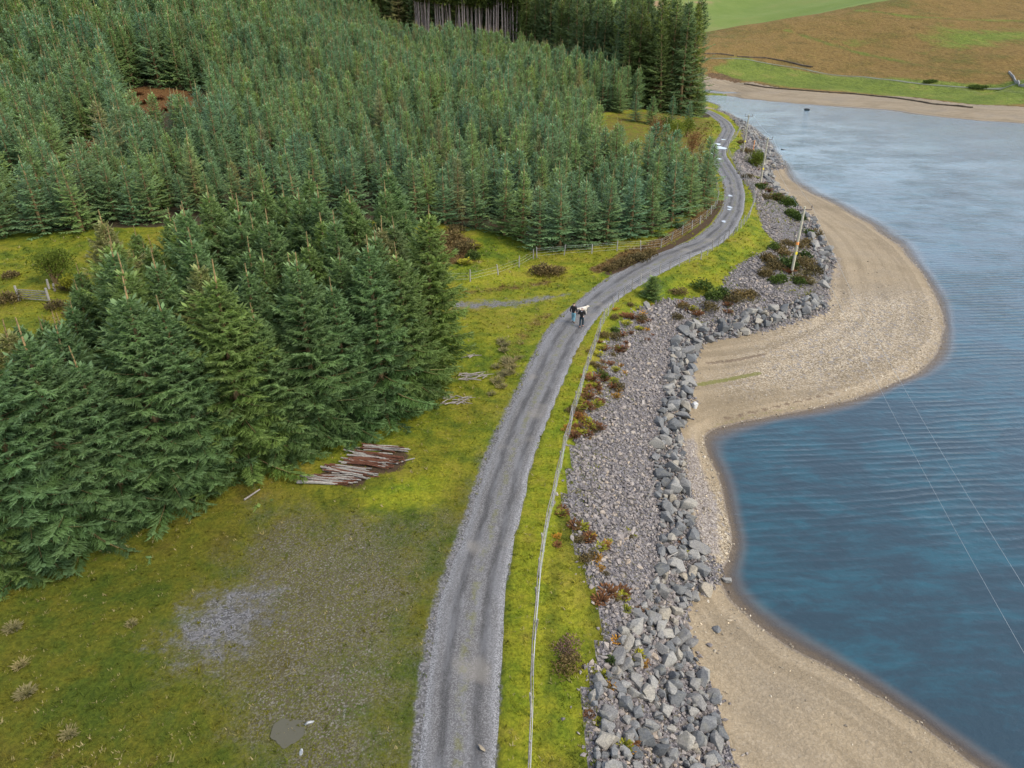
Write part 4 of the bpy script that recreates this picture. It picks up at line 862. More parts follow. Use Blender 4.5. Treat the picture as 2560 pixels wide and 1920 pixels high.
for (ya, yb, dn) in ((12, 30, 30), (30, 48, 19), (48, 80, 8), (80, 120, 4), (120, 195, 1.6)):
    q = scat(turf, dn, g2); Xs.append(q[(q[:, 1] >= ya) & (q[:, 1] < yb)])
X = np.vstack(Xs); dr, ar = poly_dist(X[:, 0], X[:, 1], RC); hw_ = np.interp(ar, np.arange(len(RC)), RC[:, 3])
inb = inside(X[:, 0], X[:, 1], Z['bank']); blk = softmask(Z['block'], .4, X[:, 0], X[:, 1]); fo = softmask(Z['forest'], .4, X[:, 0], X[:, 1])
pk = np.maximum.reduce([softmask(Z[k], 1.2, X[:, 0], X[:, 1]) for k in ('pocket', 'pocket2', 'pocket3', 'pocket4', 'pocket5')])
fd, _ = poly_dist(X[:, 0], X[:, 1], fence_w[:, :2]); nearf = sstep(3.4, .6, fd)
p_ = np.ones(len(X)); p_[dr < hw_-.05] = 0; p_ *= 1-.97*sampler('gravel', X[:, 0], X[:, 1])*(dr > hw_-.05)**1; p_ *= 1-.86*np.clip(sampler('dirt', X[:, 0], X[:, 1])*1.25, 0, 1)
p_[inb] *= np.clip(pk[inb]*.85+nearf[inb]*.65, 0, .9); p_ *= (1-blk*.95)*(1-fo*.97); p_[inside(X[:, 0], X[:, 1], Z['toe_region'])] = 0
p_ *= 1-.7*sampler('soil', X[:, 0], X[:, 1])
X = X[g2.random(len(X)) < p_]
n_ = len(X); B = 5; gz = height(X[:, 0], X[:, 1])
lu = sampler('lush', X[:, 0], X[:, 1]); br = sampler('brown', X[:, 0], X[:, 1])
hh = g2.lognormal(math.log(.085), .35, n_)*(1+.5*br)*np.interp(X[:, 1], [12, 40, 80, 190], [.9, 1.1, 1.7, 2.8])
straw = (g2.random(n_) < .10+.22*br)*g2.uniform(.35, .9, n_)
a = g2.uniform(0, 6.28, (n_, B)); lean = g2.uniform(.25, 1.2, (n_, B)); h = hh[:, None]*g2.uniform(.6, 1.25, (n_, B)); wd = h*.16+.006
bx = X[:, 0, None]+g2.normal(0, .05, (n_, B)); by = X[:, 1, None]+g2.normal(0, .05, (n_, B)); bz_ = np.repeat(gz[:, None]-.01, B, 1)
ox, oy = np.cos(a), np.sin(a)
v0 = np.stack([bx-oy*wd, by+ox*wd, bz_], -1); v1 = np.stack([bx+oy*wd, by-ox*wd, bz_], -1); v2 = np.stack([bx+ox*h*lean, by+oy*h*lean, bz_+h*.85], -1)
VV = np.stack([v0, v1, v2], 2).reshape(-1, 3); FF = np.arange(len(VV)).reshape(-1, 3)
rep = lambda q: np.repeat(q, B*3)
me = np_mesh('grass', VV, FF, M_grass, {'tip': np.tile([0, 0, 1.], n_*B), 'straw': rep(straw), 'lush': rep(lu), 'brown': rep(br)})
tag(link('grass', me), 'short yellow green grass covering the road verges and open ground', None, None, 'stuff'); print('grass', n_*B)
# clumps of fern, heather and moss on the bank
def mat_leaf(name, a, b, tr=.25):
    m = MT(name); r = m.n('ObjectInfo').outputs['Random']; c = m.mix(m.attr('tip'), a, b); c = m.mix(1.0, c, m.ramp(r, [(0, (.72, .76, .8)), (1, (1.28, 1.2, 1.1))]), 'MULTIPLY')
    c = m.mix(m.attr('tint'), m.mix(1.0, c, (.65, .65, .65), 'MULTIPLY'), m.mix(1.0, c, (1.3, 1.3, 1.25), 'MULTIPLY'))
    d = m.n('BsdfPrincipled', {'Base Color': c, 'Roughness': .75, 'Specular IOR Level': .2}); t = m.n('BsdfTranslucent', {'Color': c}); mx = m.n('MixShader', {0: tr, 1: d.outputs[0], 2: t.outputs[0]}); m.t.links.new(mx.outputs[0], m.out.inputs[0]); return m.m
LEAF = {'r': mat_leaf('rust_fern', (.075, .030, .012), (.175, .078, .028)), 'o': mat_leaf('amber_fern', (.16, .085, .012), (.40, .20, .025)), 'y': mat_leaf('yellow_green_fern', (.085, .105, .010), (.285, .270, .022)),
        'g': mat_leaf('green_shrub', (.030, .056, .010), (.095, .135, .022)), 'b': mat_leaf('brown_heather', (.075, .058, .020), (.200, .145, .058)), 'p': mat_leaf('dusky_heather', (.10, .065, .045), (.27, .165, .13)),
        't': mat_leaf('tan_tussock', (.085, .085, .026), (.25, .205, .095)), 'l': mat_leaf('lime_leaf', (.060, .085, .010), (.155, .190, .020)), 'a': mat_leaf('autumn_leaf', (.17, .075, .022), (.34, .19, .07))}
def clump_mesh(seed, kind, n, spread, hgt, ln, key=''):
    r = random.Random(seed); L = Leafy(); lobes = [(r.uniform(-.34, .34)*spread, r.uniform(-.34, .34)*spread, r.uniform(.7, 1.1)) for _ in range(4)]
    for i in range(n):
        lx, ly, lh = r.choice(lobes); a = r.uniform(0, 6.28); q = spread*.55*math.sqrt(r.random()); rr_ = min(1, q/(spread*.55)); tint = r.random()
        x, y = lx+q*math.cos(a), ly+q*math.sin(a); 
        if kind == 'arch':
            up = hgt*lh*r.uniform(.7, 1.1); d = Vector((math.cos(a)*(.35+.9*rr_), math.sin(a)*(.35+.9*rr_), .95)).normalized()*up; sd = Vector((-math.sin(a), math.cos(a), 0))
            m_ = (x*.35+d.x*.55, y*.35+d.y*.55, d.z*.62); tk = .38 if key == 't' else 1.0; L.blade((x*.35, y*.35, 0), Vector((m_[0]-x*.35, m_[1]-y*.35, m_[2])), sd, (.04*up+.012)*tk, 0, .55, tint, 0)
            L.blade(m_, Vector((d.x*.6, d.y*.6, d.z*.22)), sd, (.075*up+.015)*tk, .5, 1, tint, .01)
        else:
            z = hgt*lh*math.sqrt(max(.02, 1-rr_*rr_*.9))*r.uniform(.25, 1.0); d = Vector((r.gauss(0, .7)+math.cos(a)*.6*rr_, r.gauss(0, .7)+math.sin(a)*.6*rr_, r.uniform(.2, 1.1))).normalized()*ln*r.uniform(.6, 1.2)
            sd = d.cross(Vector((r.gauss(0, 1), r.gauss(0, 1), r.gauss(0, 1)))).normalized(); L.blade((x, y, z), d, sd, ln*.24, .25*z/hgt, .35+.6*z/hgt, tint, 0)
    return L
def clump_lib(kind, key, n, spread, hgt, ln, cnt=3): return [clump_mesh(300+17*i+ord(key), kind, n, spread, hgt, ln, key).mesh('clump', LEAF[key]) for i in range(cnt)]
LIB = {'r': clump_lib('arch', 'r', 70, .55, .55, .2), 'o': clump_lib('arch', 'o', 55, .45, .45, .2), 'y': clump_lib('arch', 'y', 75, .55, .5, .2), 'g': clump_lib('bush', 'g', 420, .75, .65, .17), 'b': clump_lib('bush', 'b', 420, .8, .55, .15), 'p': clump_lib('bush', 'p', 300, .85, .30, .11), 't': clump_lib('arch', 't', 170, .42, .55, .2)}
def D5(x0, y0, k, L_): return [((x0+x/k)*.8641, (y0+y/k)*.8641, c, s) for x, y, c, s in L_]
sites = D5(1340, 800, 5.53, [(1250,70,'y',1.1),(1450,50,'r',.9),(1110,180,'g',.7),(940,240,'b',.9),(1100,270,'b',.8),(1520,150,'o',.8),(960,410,'r',1),(1140,420,'r',1),(1110,400,'y',.8),(870,490,'y',.9),(1030,620,'r',.8),(1160,640,'o',.7),(850,660,'b',.6),(920,780,'g',.8),(770,830,'r',1.2),(830,920,'r',.9),(730,990,'r',1),(720,1090,'r',1.1),(820,1200,'y',1.2),(720,1230,'r',1.1),(1100,1070,'o',1),(650,1350,'o',.9),(700,1420,'y',.9),(790,1500,'r',1.1),(560,1560,'y',.9),(700,1600,'r',1),(520,1630,'r',1),(640,1210,'r',.7),(560,1330,'r',.8),(1090,700,'y',.9),(1060,860,'y',1)])
sites += D5(1440, 1300, 5.267, [(70,110,'y',.9),(170,250,'r',.9),(200,230,'y',.7),(320,380,'y',.8),(390,320,'o',.7),(260,520,'o',.8),(420,980,'r',1),(600,980,'r',1),(610,1000,'y',.8),(650,1190,'y',.7),(1410,430,'y',.6),(660,150,'y',.5),(320,650,'o',.6),(760,1420,'o',.5),(520,1600,'o',.6),(830,1200,'r',.5)])
sites += D5(860, 1245, 2.458, [(1800,970,'y',.8),(1845,1000,'o',.5),(1620,1005,'g',.4),(1590,1095,'y',.6),(1640,1160,'o',.6),(1750,1285,'y',.4),(1715,1530,'y',.8),(1750,1560,'o',.6),(1560,1375,'y',.5),(1370,900,'p',.85),(1395,960,'p',.75),(1335,930,'p',.7),(1370,1050,'b',.9),(1310,240,'o',.6),(1510,260,'r',.8),(1560,370,'o',.6),(1340,100,'r',.8)])
sites += D5(1560, 620, 5.53, [(1040,590,'g',1.7),(750,650,'b',1.3),(1290,730,'g',1.6),(1340,690,'g',1.3),(1430,800,'r',1.1),(1490,750,'b',1.4),(1620,690,'b',1.6),(1770,670,'b',1.1),(1180,850,'b',1.3),(1010,930,'r',1.2),(730,980,'b',1),(260,920,'o',1),(300,1140,'o',.9),(30,960,'r',1.3),(110,980,'r',1.1),(820,820,'b',1),(1080,1060,'y',.8),(1990,190,'b',1.4),(2080,290,'b',1.5),(1960,390,'b',1.2),(2110,480,'g',1.3),(940,850,'y',1.2),(240,1000,'b',.9)])
sites += D5(1880, 480, 6.91, [(430,150,'b',1.7),(600,250,'g',1.8),(550,170,'g',1.5),(690,420,'g',1.4),(780,500,'g',1.5),(960,740,'g',1.4),(1080,750,'b',1.6),(935,900,'b',1.2),(370,1010,'g',1.2),(470,1000,'b',1.3),(640,940,'b',1.5),(820,970,'b',1.4),(550,1100,'b',1.4),(270,1200,'b',1.4),(380,1320,'b',1.5),(570,1340,'g',2.1),(760,1320,'b',2.0),(850,1150,'g',1.4),(960,1280,'b',1.6),(1050,1420,'b',1.7),(880,1560,'b',1.5),(800,1580,'g',1.2),(240,1440,'b',1.3),(430,1520,'g',1.3),(1010,1600,'t',1.4),(920,1430,'t',1.1),(640,1400,'r',1.3)])
sites += D5(1660, 0, 2.458, [(520,1095,'b',1.4),(590,1165,'g',1.6),(615,1140,'r',1.6),(640,1180,'r',1.7),(690,1210,'r',1.7),(705,1240,'g',1.6),(752,1268,'g',1.7),(625,1225,'b',1.4),(775,1330,'g',1.5),(825,1355,'g',1.4),(570,1100,'y',1.5),(508,945,'b',1.9),(470,885,'b',1.5),(540,1010,'b',1.5)])
names = {'r': ('rust red fern clump', 'fern'), 'o': ('small amber fern clump', 'fern'), 'y': ('yellow green fern clump', 'fern'), 'g': ('low green shrub', 'shrub'), 'b': ('brown heather clump', 'heather'), 'p': ('dusky pink heather clump', 'heather'), 't': ('tan grass tussock', 'tussock')}
def clump(u, v, c, s_, where, grp, nm=None):
    p = ground(np.array([u]), np.array([v]))[0]; lab, cat = names[c]; L_ = LIB[c]
    o = link(nm or {'fern': 'fern_clump', 'shrub': 'low_shrub', 'heather': 'heather_clump', 'tussock': 'grass_tussock'}[cat], L_[int(g2.integers(len(L_)))], None, (p[0], p[1], p[2]-.03), (0, 0, g2.uniform(0, 6.28)), (s_*1.05, s_*1.05, s_*g2.uniform(.85, 1.1)))
    tag(o, lab+' '+where, cat, lab+'s '+grp)
g4 = np.random.default_rng(8)
for u, v, c, s_ in [q for q in sites if q[2] in 'roy']+[q for q in sites if q[2] in 'roy' and 640 < q[1] < 1150]: sites.append((u+g4.uniform(-26, 22), v+g4.uniform(-24, 24), 'rrroyb'[int(g4.integers(6))], s_*g4.uniform(.5, .95)))
sites = [(u, v, c, s_*(1.0 if c in 'roy' else 1.15)) for u, v, c, s_ in sites]
for u, v, c, s_ in sites:
    w_ = 'in the turf right of the lakeside fence' if c == 'p' else 'among the stones just right of the lakeside fence' if v > 640 and u < 1330 else 'in the boulders low on the bank' if v > 1100 else 'on the stony ledge around the nearest power pole' if u > 1600 and v > 470 else 'between the poles on the far part of the bank' if v < 470 else 'on the stones near the small spruce'
    clump(u, v, c, s_, w_, w_)
for x, y, s_ in [(1400,30,1),(1445,90,1.1),(1430,160,1),(1480,330,1.1),(1530,400,1.2),(1510,460,1),(1420,500,1.1),(1340,590,1.2),(1400,660,1),(1330,390,.9),(1560,300,.8),(1640,260,.8),(1270,760,.7),(1460,280,.9)]:
    clump((1000+x/5.53)*.8641, (850+y/5.53)*.8641, 't', s_, 'in the grass left of the road before the walkers', 'left of the road')
for u, v, s_ in [(60,1500,.8),(30,1360,.9),(150,1590,.7),(45,1440,.7),(285,1350,.6)]: clump(u, v, 't', s_, 'in the dark mossy turf at the lower left', 'at the lower left')
for u, v, s_ in [(915,520,2.2),(945,535,2.4),(975,520,2.2),(1000,545,2.4),(1025,535,2.0),(960,560,2.2),(1005,570,2.0),(930,560,2.2),(1030,560,1.7),(985,500,1.8),(900,545,2.2)]: clump(u, v, 'y' if s_ == 2.0 else 'g' if s_ == 1.7 else 'b', s_, 'in the heather patch between the near block and the plantation', 'of the heather patch')
for u, v, s_ in [(1165,592,1.9),(1185,596,2.1),(1205,590,1.6)]: clump(u, v, 'b', s_, 'on the grass between the track and the plantation fence', 'by the plantation fence')
for u, v, s_ in [(1335,578,1.5),(1352,572,1.7),(1370,566,1.7),(1388,561,1.5),(1405,551,1.4),(1318,585,1.2)]: clump(u, v, 'b', s_, 'along the earth ditch on the left of the road', 'along the ditch')
for u, v, s_ in [(150,628,1.8),(165,680,1.7),(125,668,1.6),(25,600,1.5),(20,655,2.0)]: clump(u, v, 'b', s_, 'near the field gate at the left', 'near the field gate')
for u, v, s_ in [(280,215,2.4),(310,225,2.6),(345,215,2.6),(380,225,2.4),(330,250,2.6),(300,205,2.2),(360,240,2.4),(440,215,2.6),(420,205,2.4),(185,325,2.2),(195,350,2.4),(180,365,2.3),(205,340,2.2)]: clump(u, v, 'r', s_, 'in the bracken gap among the plantation trees', 'in the bracken gaps')

# ------------------------------------------------------------------ broadleaf bushes and small trees
def bush(name, u, v, w_, h_, key, label, cat, seed, n=1500, stem_h=.0, parent=None, ln=.2, lobes=7):
    r = random.Random(seed); L = Leafy(); tr = MB(); lb = []
    for k in range(lobes):
        a = r.uniform(0, 6.28); q = r.uniform(0, .62); lb.append((q*math.cos(a)*w_, q*math.sin(a)*w_, stem_h+(h_-stem_h)*(.30+.42*r.random()*(1-q*.6)), r.uniform(.34, .52)))
    for x, y, z, k in lb:
        tr.tube([(r.uniform(-.1, .1), r.uniform(-.1, .1), -.1), (x*.35, y*.35, z*.5), (x, y, z)], [.05+.02*h_, .04+.01*h_, .02], 5)
    for i in range(n):
        x, y, z, k = r.choice(lb); d = Vector((r.gauss(0, 1), r.gauss(0, 1), r.gauss(0, 1))).normalized(); q = r.random()**.45
        p = Vector((x, y, z))+Vector((d.x*k*w_, d.y*k*w_, d.z*k*(h_-stem_h)*.75))*q
        if p.z < .05: continue
        dd = (d+Vector((r.gauss(0, .5), r.gauss(0, .5), r.uniform(.0, .9)))).normalized()*ln*r.uniform(.6, 1.3); sd = dd.cross(Vector((r.gauss(0, 1), r.gauss(0, 1), r.gauss(0, 1)))).normalized()
        L.blade(tuple(p), dd, sd, ln*.27, .2+.3*q, .4+.5*q, r.random(), 0)
    p = ground(np.array([u]), np.array([v]))[0]; o = empty(name, (p[0], p[1], p[2]-.03), 0, label, cat)
    link('stem', tr.mesh('stem', M_bark), o); link('foliage', L.mesh('foliage', LEAF[key]), o); return o
bush('round_bush', 118, 612, 2.7, 3.6, 'l', 'round yellow green bush on the turf by the field gate', 'bush', 1, 3600, .5, ln=.20, lobes=11)
bush('small_bush', 158, 632, 1.1, 1.9, 'y', 'small yellow bush right of the round bush near the field gate', 'bush', 2, 900, .3)
bush('round_bush', 1634, 362, 2.5, 3.4, 'l', 'round olive bush on the bank beside the second power pole', 'bush', 3, 3000, .2, ln=.24, lobes=10)
bush('birch_shrub', 1413, 316, 2.4, 6.2, 'a', 'thin russet birch in the clearing beyond the plantation', 'tree', 4, 1100, 1.0, ln=.28)
bush('autumn_bush', 1494, 333, 2.1, 4.6, 'a', 'orange brown bush beside the far bend of the road', 'bush', 5, 1300, .4, ln=.26)
bush('green_bush', 1452, 306, 3.0, 4.8, 'l', 'bright green bush behind the orange one near the road bend', 'bush', 6, 1500, .4, ln=.3)
bush('green_bush', 1485, 296, 2.6, 4.4, 'l', 'bright green bush at the foot of the old dark stand', 'bush', 7, 1300, .4, ln=.3)
bush('green_bush', 1432, 285, 2.4, 3.6, 'g', 'dark green bush in the clearing behind the birch', 'bush', 8, 1200, .3, ln=.3)
bush('low_bush', 2010, 178, 4.0, .8, 'g', 'long low dark bush on the green slope across the water', 'bush', 9, 1300, .1, ln=.55)
bush('low_bush', 2110, 190, 5.0, .8, 'g', 'longer low dark bush near the stone fold across the water', 'bush', 10, 1400, .1, ln=.55)
for u, v, h, lab in [(1310,238,6.5,'leftmost of the small spruces at the foot of the tall stand'),(1338,244,7.5,'small blue green spruce at the foot of the tall stand, second from left'),(1372,262,7,'small spruce at the upper edge of the clearing'),(1405,268,6.5,'small spruce below the tall stand, left of the green bushes'),(1450,272,7,'small spruce below the tall stand, directly behind the green bushes'),(1485,274,6,'small spruce at the right foot of the tall stand')]:
    put_tree('spruce_tree', MID[int(rng.integers(9))], ground(np.array([u]), np.array([v]))[0], h, 8.0, lab, None, wide=1.15)
LITTLE = tree_data('little_spruce', M_spruce, M_bark, 91, H=1.9, rad=1.0, whorl=.12, nbr=10, twig=.07, sub=1, lead=.18, twl=.32, droop=.15)
put_tree('spruce_tree', LITTLE, ground(np.array([1407]), np.array([645]))[0], 2.3, 1.9, 'small single dense spruce beside the fence above the stones', None)

# ------------------------------------------------------------------ fences
def post_mesh(h, r_, seed):
    r = random.Random(seed); b = MB(); b.tube([(0, 0, -.25), (r.uniform(-.01, .01), 0, h*.5), (r.uniform(-.02, .02), r.uniform(-.02, .02), h)], [r_*1.05, r_, r_*.92], 7)
    return b.mesh('post', M_post)
POSTS = [post_mesh(1.12+.06*(i % 3), .048+.006*(i % 2), i) for i in range(5)]
def fence(name, pts, label, step, wires=(.25, .55, .85, 1.05), rail_until=0, post_s=1.0, seed=1, thick=.006):
    g = np.random.default_rng(seed); P = resamp(np.asarray(pts)[:, :2], step); z = hgrid(P[:, 0], P[:, 1])
    o = empty(name, (P[0, 0], P[0, 1], z[0]), 0, label, 'fence'); base = Vector(o.location); tops = []
    for k, (x, y) in enumerate(P):
        x += g.normal(0, .03); y += g.normal(0, .03)
        link('post', POSTS[int(g.integers(5))], o, Vector((x, y, z[k]))-base, (g.normal(0, .05), g.normal(0, .05), g.uniform(0, 6)), (post_s, post_s, g.uniform(.92, 1.08))); tops.append(Vector((x, y, z[k]))-base)
    for h in wires:
        b = MB(); b.tube([t+Vector((.04, 0, h)) for t in tops], thick, 4, False); b.build('wire', M_wire, o)
    for k in range(min(rail_until, len(tops)-1)):
        a, c = tops[k]+Vector((-.03, 0, 1.06+g.normal(0, .02))), tops[k+1]+Vector((-.03, 0, 1.06+g.normal(0, .02))); d = c-a
        b = MB(); b.tube([a-d*.02, a+d*.5+Vector((g.normal(0, .02), 0, -.02)), c+d*.02], [.029, .026, .031], 6); b.build('rail', M_rail, o)
    return o
nf = resamp(fence_w[:, :2], 1.9)
n_rail = int((nf[:, 1] < 58).sum())
fence('post_and_wire_fence', fence_w, 'long post and wire fence between the road and the stone bank', 1.9, (.2, .4, .6, .8, 1.0), n_rail, seed=4)
fence('post_and_wire_fence', G([(1160,557),(1182,555),(1213,552),(1241,550),(1273.5,548),(1305,545),(1337,543),(1367,541),(1396,541),(1420,540),(1446,524),(1466,512),(1481,503),(1506,489),(1532,468),(1548,445),(1551,420),(1543,392),(1528,366)]), 'wire fence with pale posts along the front of the plantation', 3.0, post_s=1.15, seed=5)
fence('post_and_wire_fence', G([(940,612),(983,610),(1022,608),(1060,599),(1093,589),(1123,577),(1152,559)]), 'short leaning wire fence across the grass below the heather patch', 2.9, (.3, .6, .9), post_s=1.2, seed=6)
# field gate by the round bush
ga, gb = ground(np.array([42.]), np.array([650.]))[0], ground(np.array([108.]), np.array([655.]))[0]
gt = empty('field_gate', tuple(ga), 0, 'weathered four bar wooden gate on the grass at the left edge', 'gate'); dv = Vector(gb-ga)
for k in range(5):
    b = MB(); a = Vector((0, 0, .28+.21*k)); c = dv+Vector((0, 0, .28+.21*k)); mid_ = (a+c)/2
    b.box(mid_, (dv.length, .04, .085), Matrix.Rotation(math.atan2(dv.y, dv.x), 3, 'Z')@Matrix.Rotation(-math.asin(dv.z/dv.length), 3, 'Y')); b.build('bar', M_rail, gt)
for p in (Vector((0, 0, 0)), dv): b = MB(); b.tube([p+Vector((0, 0, -.2)), p+Vector((0, .02, 1.45))], [.11, .10], 8); b.build('post', M_post, gt)
b = MB(); b.tube([Vector((0, -.05, .3)), dv+Vector((0, -.05, 1.1))], .03, 5); b.build('brace', M_rail, gt)
for u, v, h, lab in ((106,624,.95,'grey broken post in the turf below the round bush'), (118,628,.7,'shorter grey stump of a post right of the broken one')):
    p = ground(np.array([float(u)]), np.array([float(v)]))[0]; b = MB(); b.tube([(0, 0, -.2), (.05, 0, h)], [.12, .09], 7); o = b.build('old_post', M_post); o.location = p; tag(o, lab, 'post')

# ------------------------------------------------------------------ power line
def power_pole(u, v, label, h=7.3, band=False, xy=None):
    p = ground(np.array([float(u)]), np.array([float(v)]))[0] if xy is None else np.array([*xy, hgrid(np.array([xy[0]]), np.array([xy[1]]))[0]])
    o = empty('power_pole', tuple(p), 0, label, 'power pole')
    MB().tube([(0, 0, -.5), (.03, 0, h*.5), (.08, 0, h)], [.15, .13, .10], 10).build('pole', M_pole, o)
    MB().box((.08, -.02, h-.32), (1.5, .10, .09)).build('crossarm', M_iron, o)
    for sx in (-.66, .82):
        MB().tube([(sx, 0, h-.30), (sx, 0, h-.12), (sx, 0, h-.10), (sx, 0, h+.10)], [.02, .02, .07, .05], 8).build('insulator', M_insul, o)
    MB().box((.05, -.16, 2.3), (.22, .02, .30)).build('warning_sign', M_yellow, o)
    if band: MB().tube([(.03, 0, 3.2), (.03, 0, 3.5)], .155, 10).build('orange_band', M_orange, o)
    return o, [Vector((p[0]+sx, p[1], p[2]+h+.06)) for sx in (-.66, .82)]
p3 = power_pole(1710, 590, 'nearest wooden power pole, on the stony ledge above the big beach', 7.3, True)
p2 = power_pole(1643, 394, 'wooden power pole on the bank beside the round olive bush')
p1 = power_pole(1605, 331, 'farthest wooden power pole, on the bank near the road bend')
p4 = power_pole(0, 0, 'wooden power pole on the bank behind the drone, carrying the wires', 8.6, xy=(12.4, -12.0))
def cable(a, b, sag, label):
    N_ = 40; m = MB(); m.tube([a.lerp(b, k/N_)-Vector((0, 0, sag*4*(k/N_)*(1-k/N_))) for k in range(N_+1)], .0075, 5, False); o = m.build('power_cable', M_cable); tag(o, label, 'cable')
cable(p4[1][0], p3[1][0], 2.3, 'left of the two thin pale power cables crossing above the water')
cable(p4[1][1], p3[1][1], 2.3, 'right of the two thin pale power cables crossing above the water')
for k, nm in ((0, 'left'), (1, 'right')):
    cable(p3[1][k], p2[1][k], .5, 'thin %s power cable from the nearest pole to the bush pole' % nm); cable(p2[1][k], p1[1][k], .4, 'thin %s power cable between the two far poles' % nm)
p = ground(np.array([1627.]), np.array([326.]))[0]; o = MB().tube([(0, 0, -.2), (0, 0, 2.2)], [.07, .07], 8).build('marker_post', M_orange); o.location = p; tag(o, 'thin orange marker post on the stones near the far pole', 'post')

# ------------------------------------------------------------------ felled poles and brash
M_logg = mat_simple('grey_log', (.13, .115, .095), (.34, .31, .265), 6, stretch=(1, 6, 6)); M_logr = mat_simple('red_barked_log', (.055, .022, .012), (.15, .062, .035), 6, stretch=(1, 6, 6)); M_stick = mat_simple('dead_stick', (.13, .11, .09), (.33, .29, .25), 6, stretch=(1, 6, 6))
g3 = np.random.default_rng(23)
def log_mesh(seed, L_, r_, mat):
    r = random.Random(seed); return MB().tube([(-L_/2, 0, 0), (-L_*.2, r.uniform(-.03, .03), r.uniform(-.02, .02)), (L_*.2, r.uniform(-.03, .03), r.uniform(-.02, .02)), (L_/2, 0, 0)], [r_, r_*.95, r_*.85, r_*.75], 7).mesh('log', mat)
LG = [log_mesh(i, 2.3+.25*(i % 4), (.042+.010*(i % 3)), M_logg if i % 2 else M_logr) for i in range(8)]
def zp(X, Y): return ((700+X/5.53)*.8641, (1080+Y/5.53)*.8641)
bund = [((260,690), (960,745), (420,600), (1080,640), 44), ((640,560), (1130,640), (700,470), (1420,560), 36), ((880,440), (1560,520), (1080,270), (1640,360), 50), ((1150,250), (1640,290), (1300,200), (1640,230), 16)]
for bi, (q0, q1, q2, q3, n_) in enumerate(bund):
    A_, B_, C_, D_ = G([zp(*q0), zp(*q1), zp(*q2), zp(*q3)])
    for k in range(n_):
        t = (k+.5)/n_; a = A_+(C_-A_)*t; b = B_+(D_-B_)*t; s_ = g3.uniform(.3, .7); c = a+(b-a)*s_; d = b-a; layer = int(g3.integers(0, 3)); red = g3.random() < .55
        i_ = int(g3.integers(4))*2+(0 if red else 1)
        o = link('log', LG[i_], None, (c[0], c[1], hgrid(c[0:1], c[1:2])[0]+.05+.055*layer), (0, g3.normal(0, .03), math.atan2(d[1], d[0])+g3.normal(0, .09)), (g3.uniform(.7, 1.1),)*2+(1.0,))
        tag(o, ('red barked thin log' if red else 'bleached grey thin log')+' in the '+('front left' if bi == 0 else 'middle' if bi == 1 else 'rear right')+' part of the flattened log pile', 'log', 'red barked logs of the pile' if red else 'grey logs of the pile')
for (x0, y0, x1, y1, lab, r_) in ((1610, 460, 1860, 375, 'long pale pole sticking out of the log pile over the grass', .05), (240, 712, 800, 730, 'thickest pale grey log at the front of the pile', .105)):
    a, b = G([zp(x0, y0), zp(x1, y1)]); m = MB().tube([Vector(a)+Vector((0, 0, .12)), (Vector(a)+Vector(b))/2+Vector((0, 0, .13)), Vector(b)+Vector((0, 0, .06))], [r_, r_*.9, r_*.75], 8); tag(m.build('log', M_logg), lab, 'log')
a, b = G([(528, 1082), (562, 1060)]); tag(MB().tube([Vector(a)+Vector((0, 0, .08)), Vector(b)+Vector((0, 0, .1))], [.06, .04], 7).build('log', M_stick), 'single grey log lying alone left of the log pile', 'log')
def brash(u, v, w_, d_, n_, label, seed):
    r = random.Random(seed); p = ground(np.array([float(u)]), np.array([float(v)]))[0]; o = empty('brash_pile', tuple(p), 0, label, 'brash pile')
    for k in range(n_):
        m = MB(); l = r.uniform(.5, 1.3); m.tube([(-l/2, 0, 0), (0, r.uniform(-.05, .05), .03), (l/2, 0, r.uniform(-.02, .05))], [.035, .03, .018], 5)
        q = m.build('stick', M_stick, o); q.location = (r.uniform(-w_, w_), r.uniform(-d_, d_), .05+.1*r.random()); q.rotation_euler = (0, r.uniform(-.15, .15), r.uniform(-.5, .9))
brash(1027, 815, .95, .6, 26, 'flat heap of grey sticks in the grass beside the near block', 1)
brash(985, 866, .9, .5, 18, 'smaller mossy heap of sticks nearer the trees', 2)
brash(1018, 772, .5, .3, 6, 'few dead branches at the right edge of the near block', 3)
for u0, v0, u1, v1, lab in ((1440, 1215, 1462, 1205, 'short tan stick lying on a flat slab in the bank'), (1398, 1088, 1414, 1052, 'thin pale stick lying on the scree below the fence')):
    a, b = G([(u0, v0), (u1, v1)]); tag(MB().tube([Vector(a)+Vector((0, 0, .35)), Vector(b)+Vector((0, 0, .4))], .03, 6).build('stick', M_logg), lab, 'stick')

# ------------------------------------------------------------------ across the water: dyke, fold
def wall_run(name, pts, h, th, label, mat, seed):
    P = resamp(G(pts)[:, :2], 1.6); z = hgrid(P[:, 0], P[:, 1]); r = random.Random(seed); t = np.gradient(P, axis=0); t /= np.linalg.norm(t, axis=1)[:, None]; v_ = []; f_ = []
    for k, (x, y) in enumerate(P):
        hh_ = h*r.uniform(.75, 1.0); o_ = th*.5*r.uniform(.8, 1.2); nx_, ny_ = -t[k, 1]*o_, t[k, 0]*o_
        v_ += [(x-nx_, y-ny_, z[k]-.4), (x-nx_*.7, y-ny_*.7, z[k]+hh_), (x+nx_*.7, y+ny_*.7, z[k]+hh_), (x+nx_, y+ny_, z[k]-.4)]
        if k: b = 4*k; f_ += [(b-4+i, b-4+i+1, b+i+1, b+i) for i in range(3)]
    me = bpy.data.meshes.new(name); me.from_pydata(v_, [], f_); me.materials.append(mat); me.update(); tag(link(name, me), label, 'wall')
M_peat = mat_simple('dark_peat_bank', (.055, .040, .026), (.13, .095, .058), .6); M_drystone = mat_simple('drystone', (.20, .19, .17), (.42, .40, .36), 2)
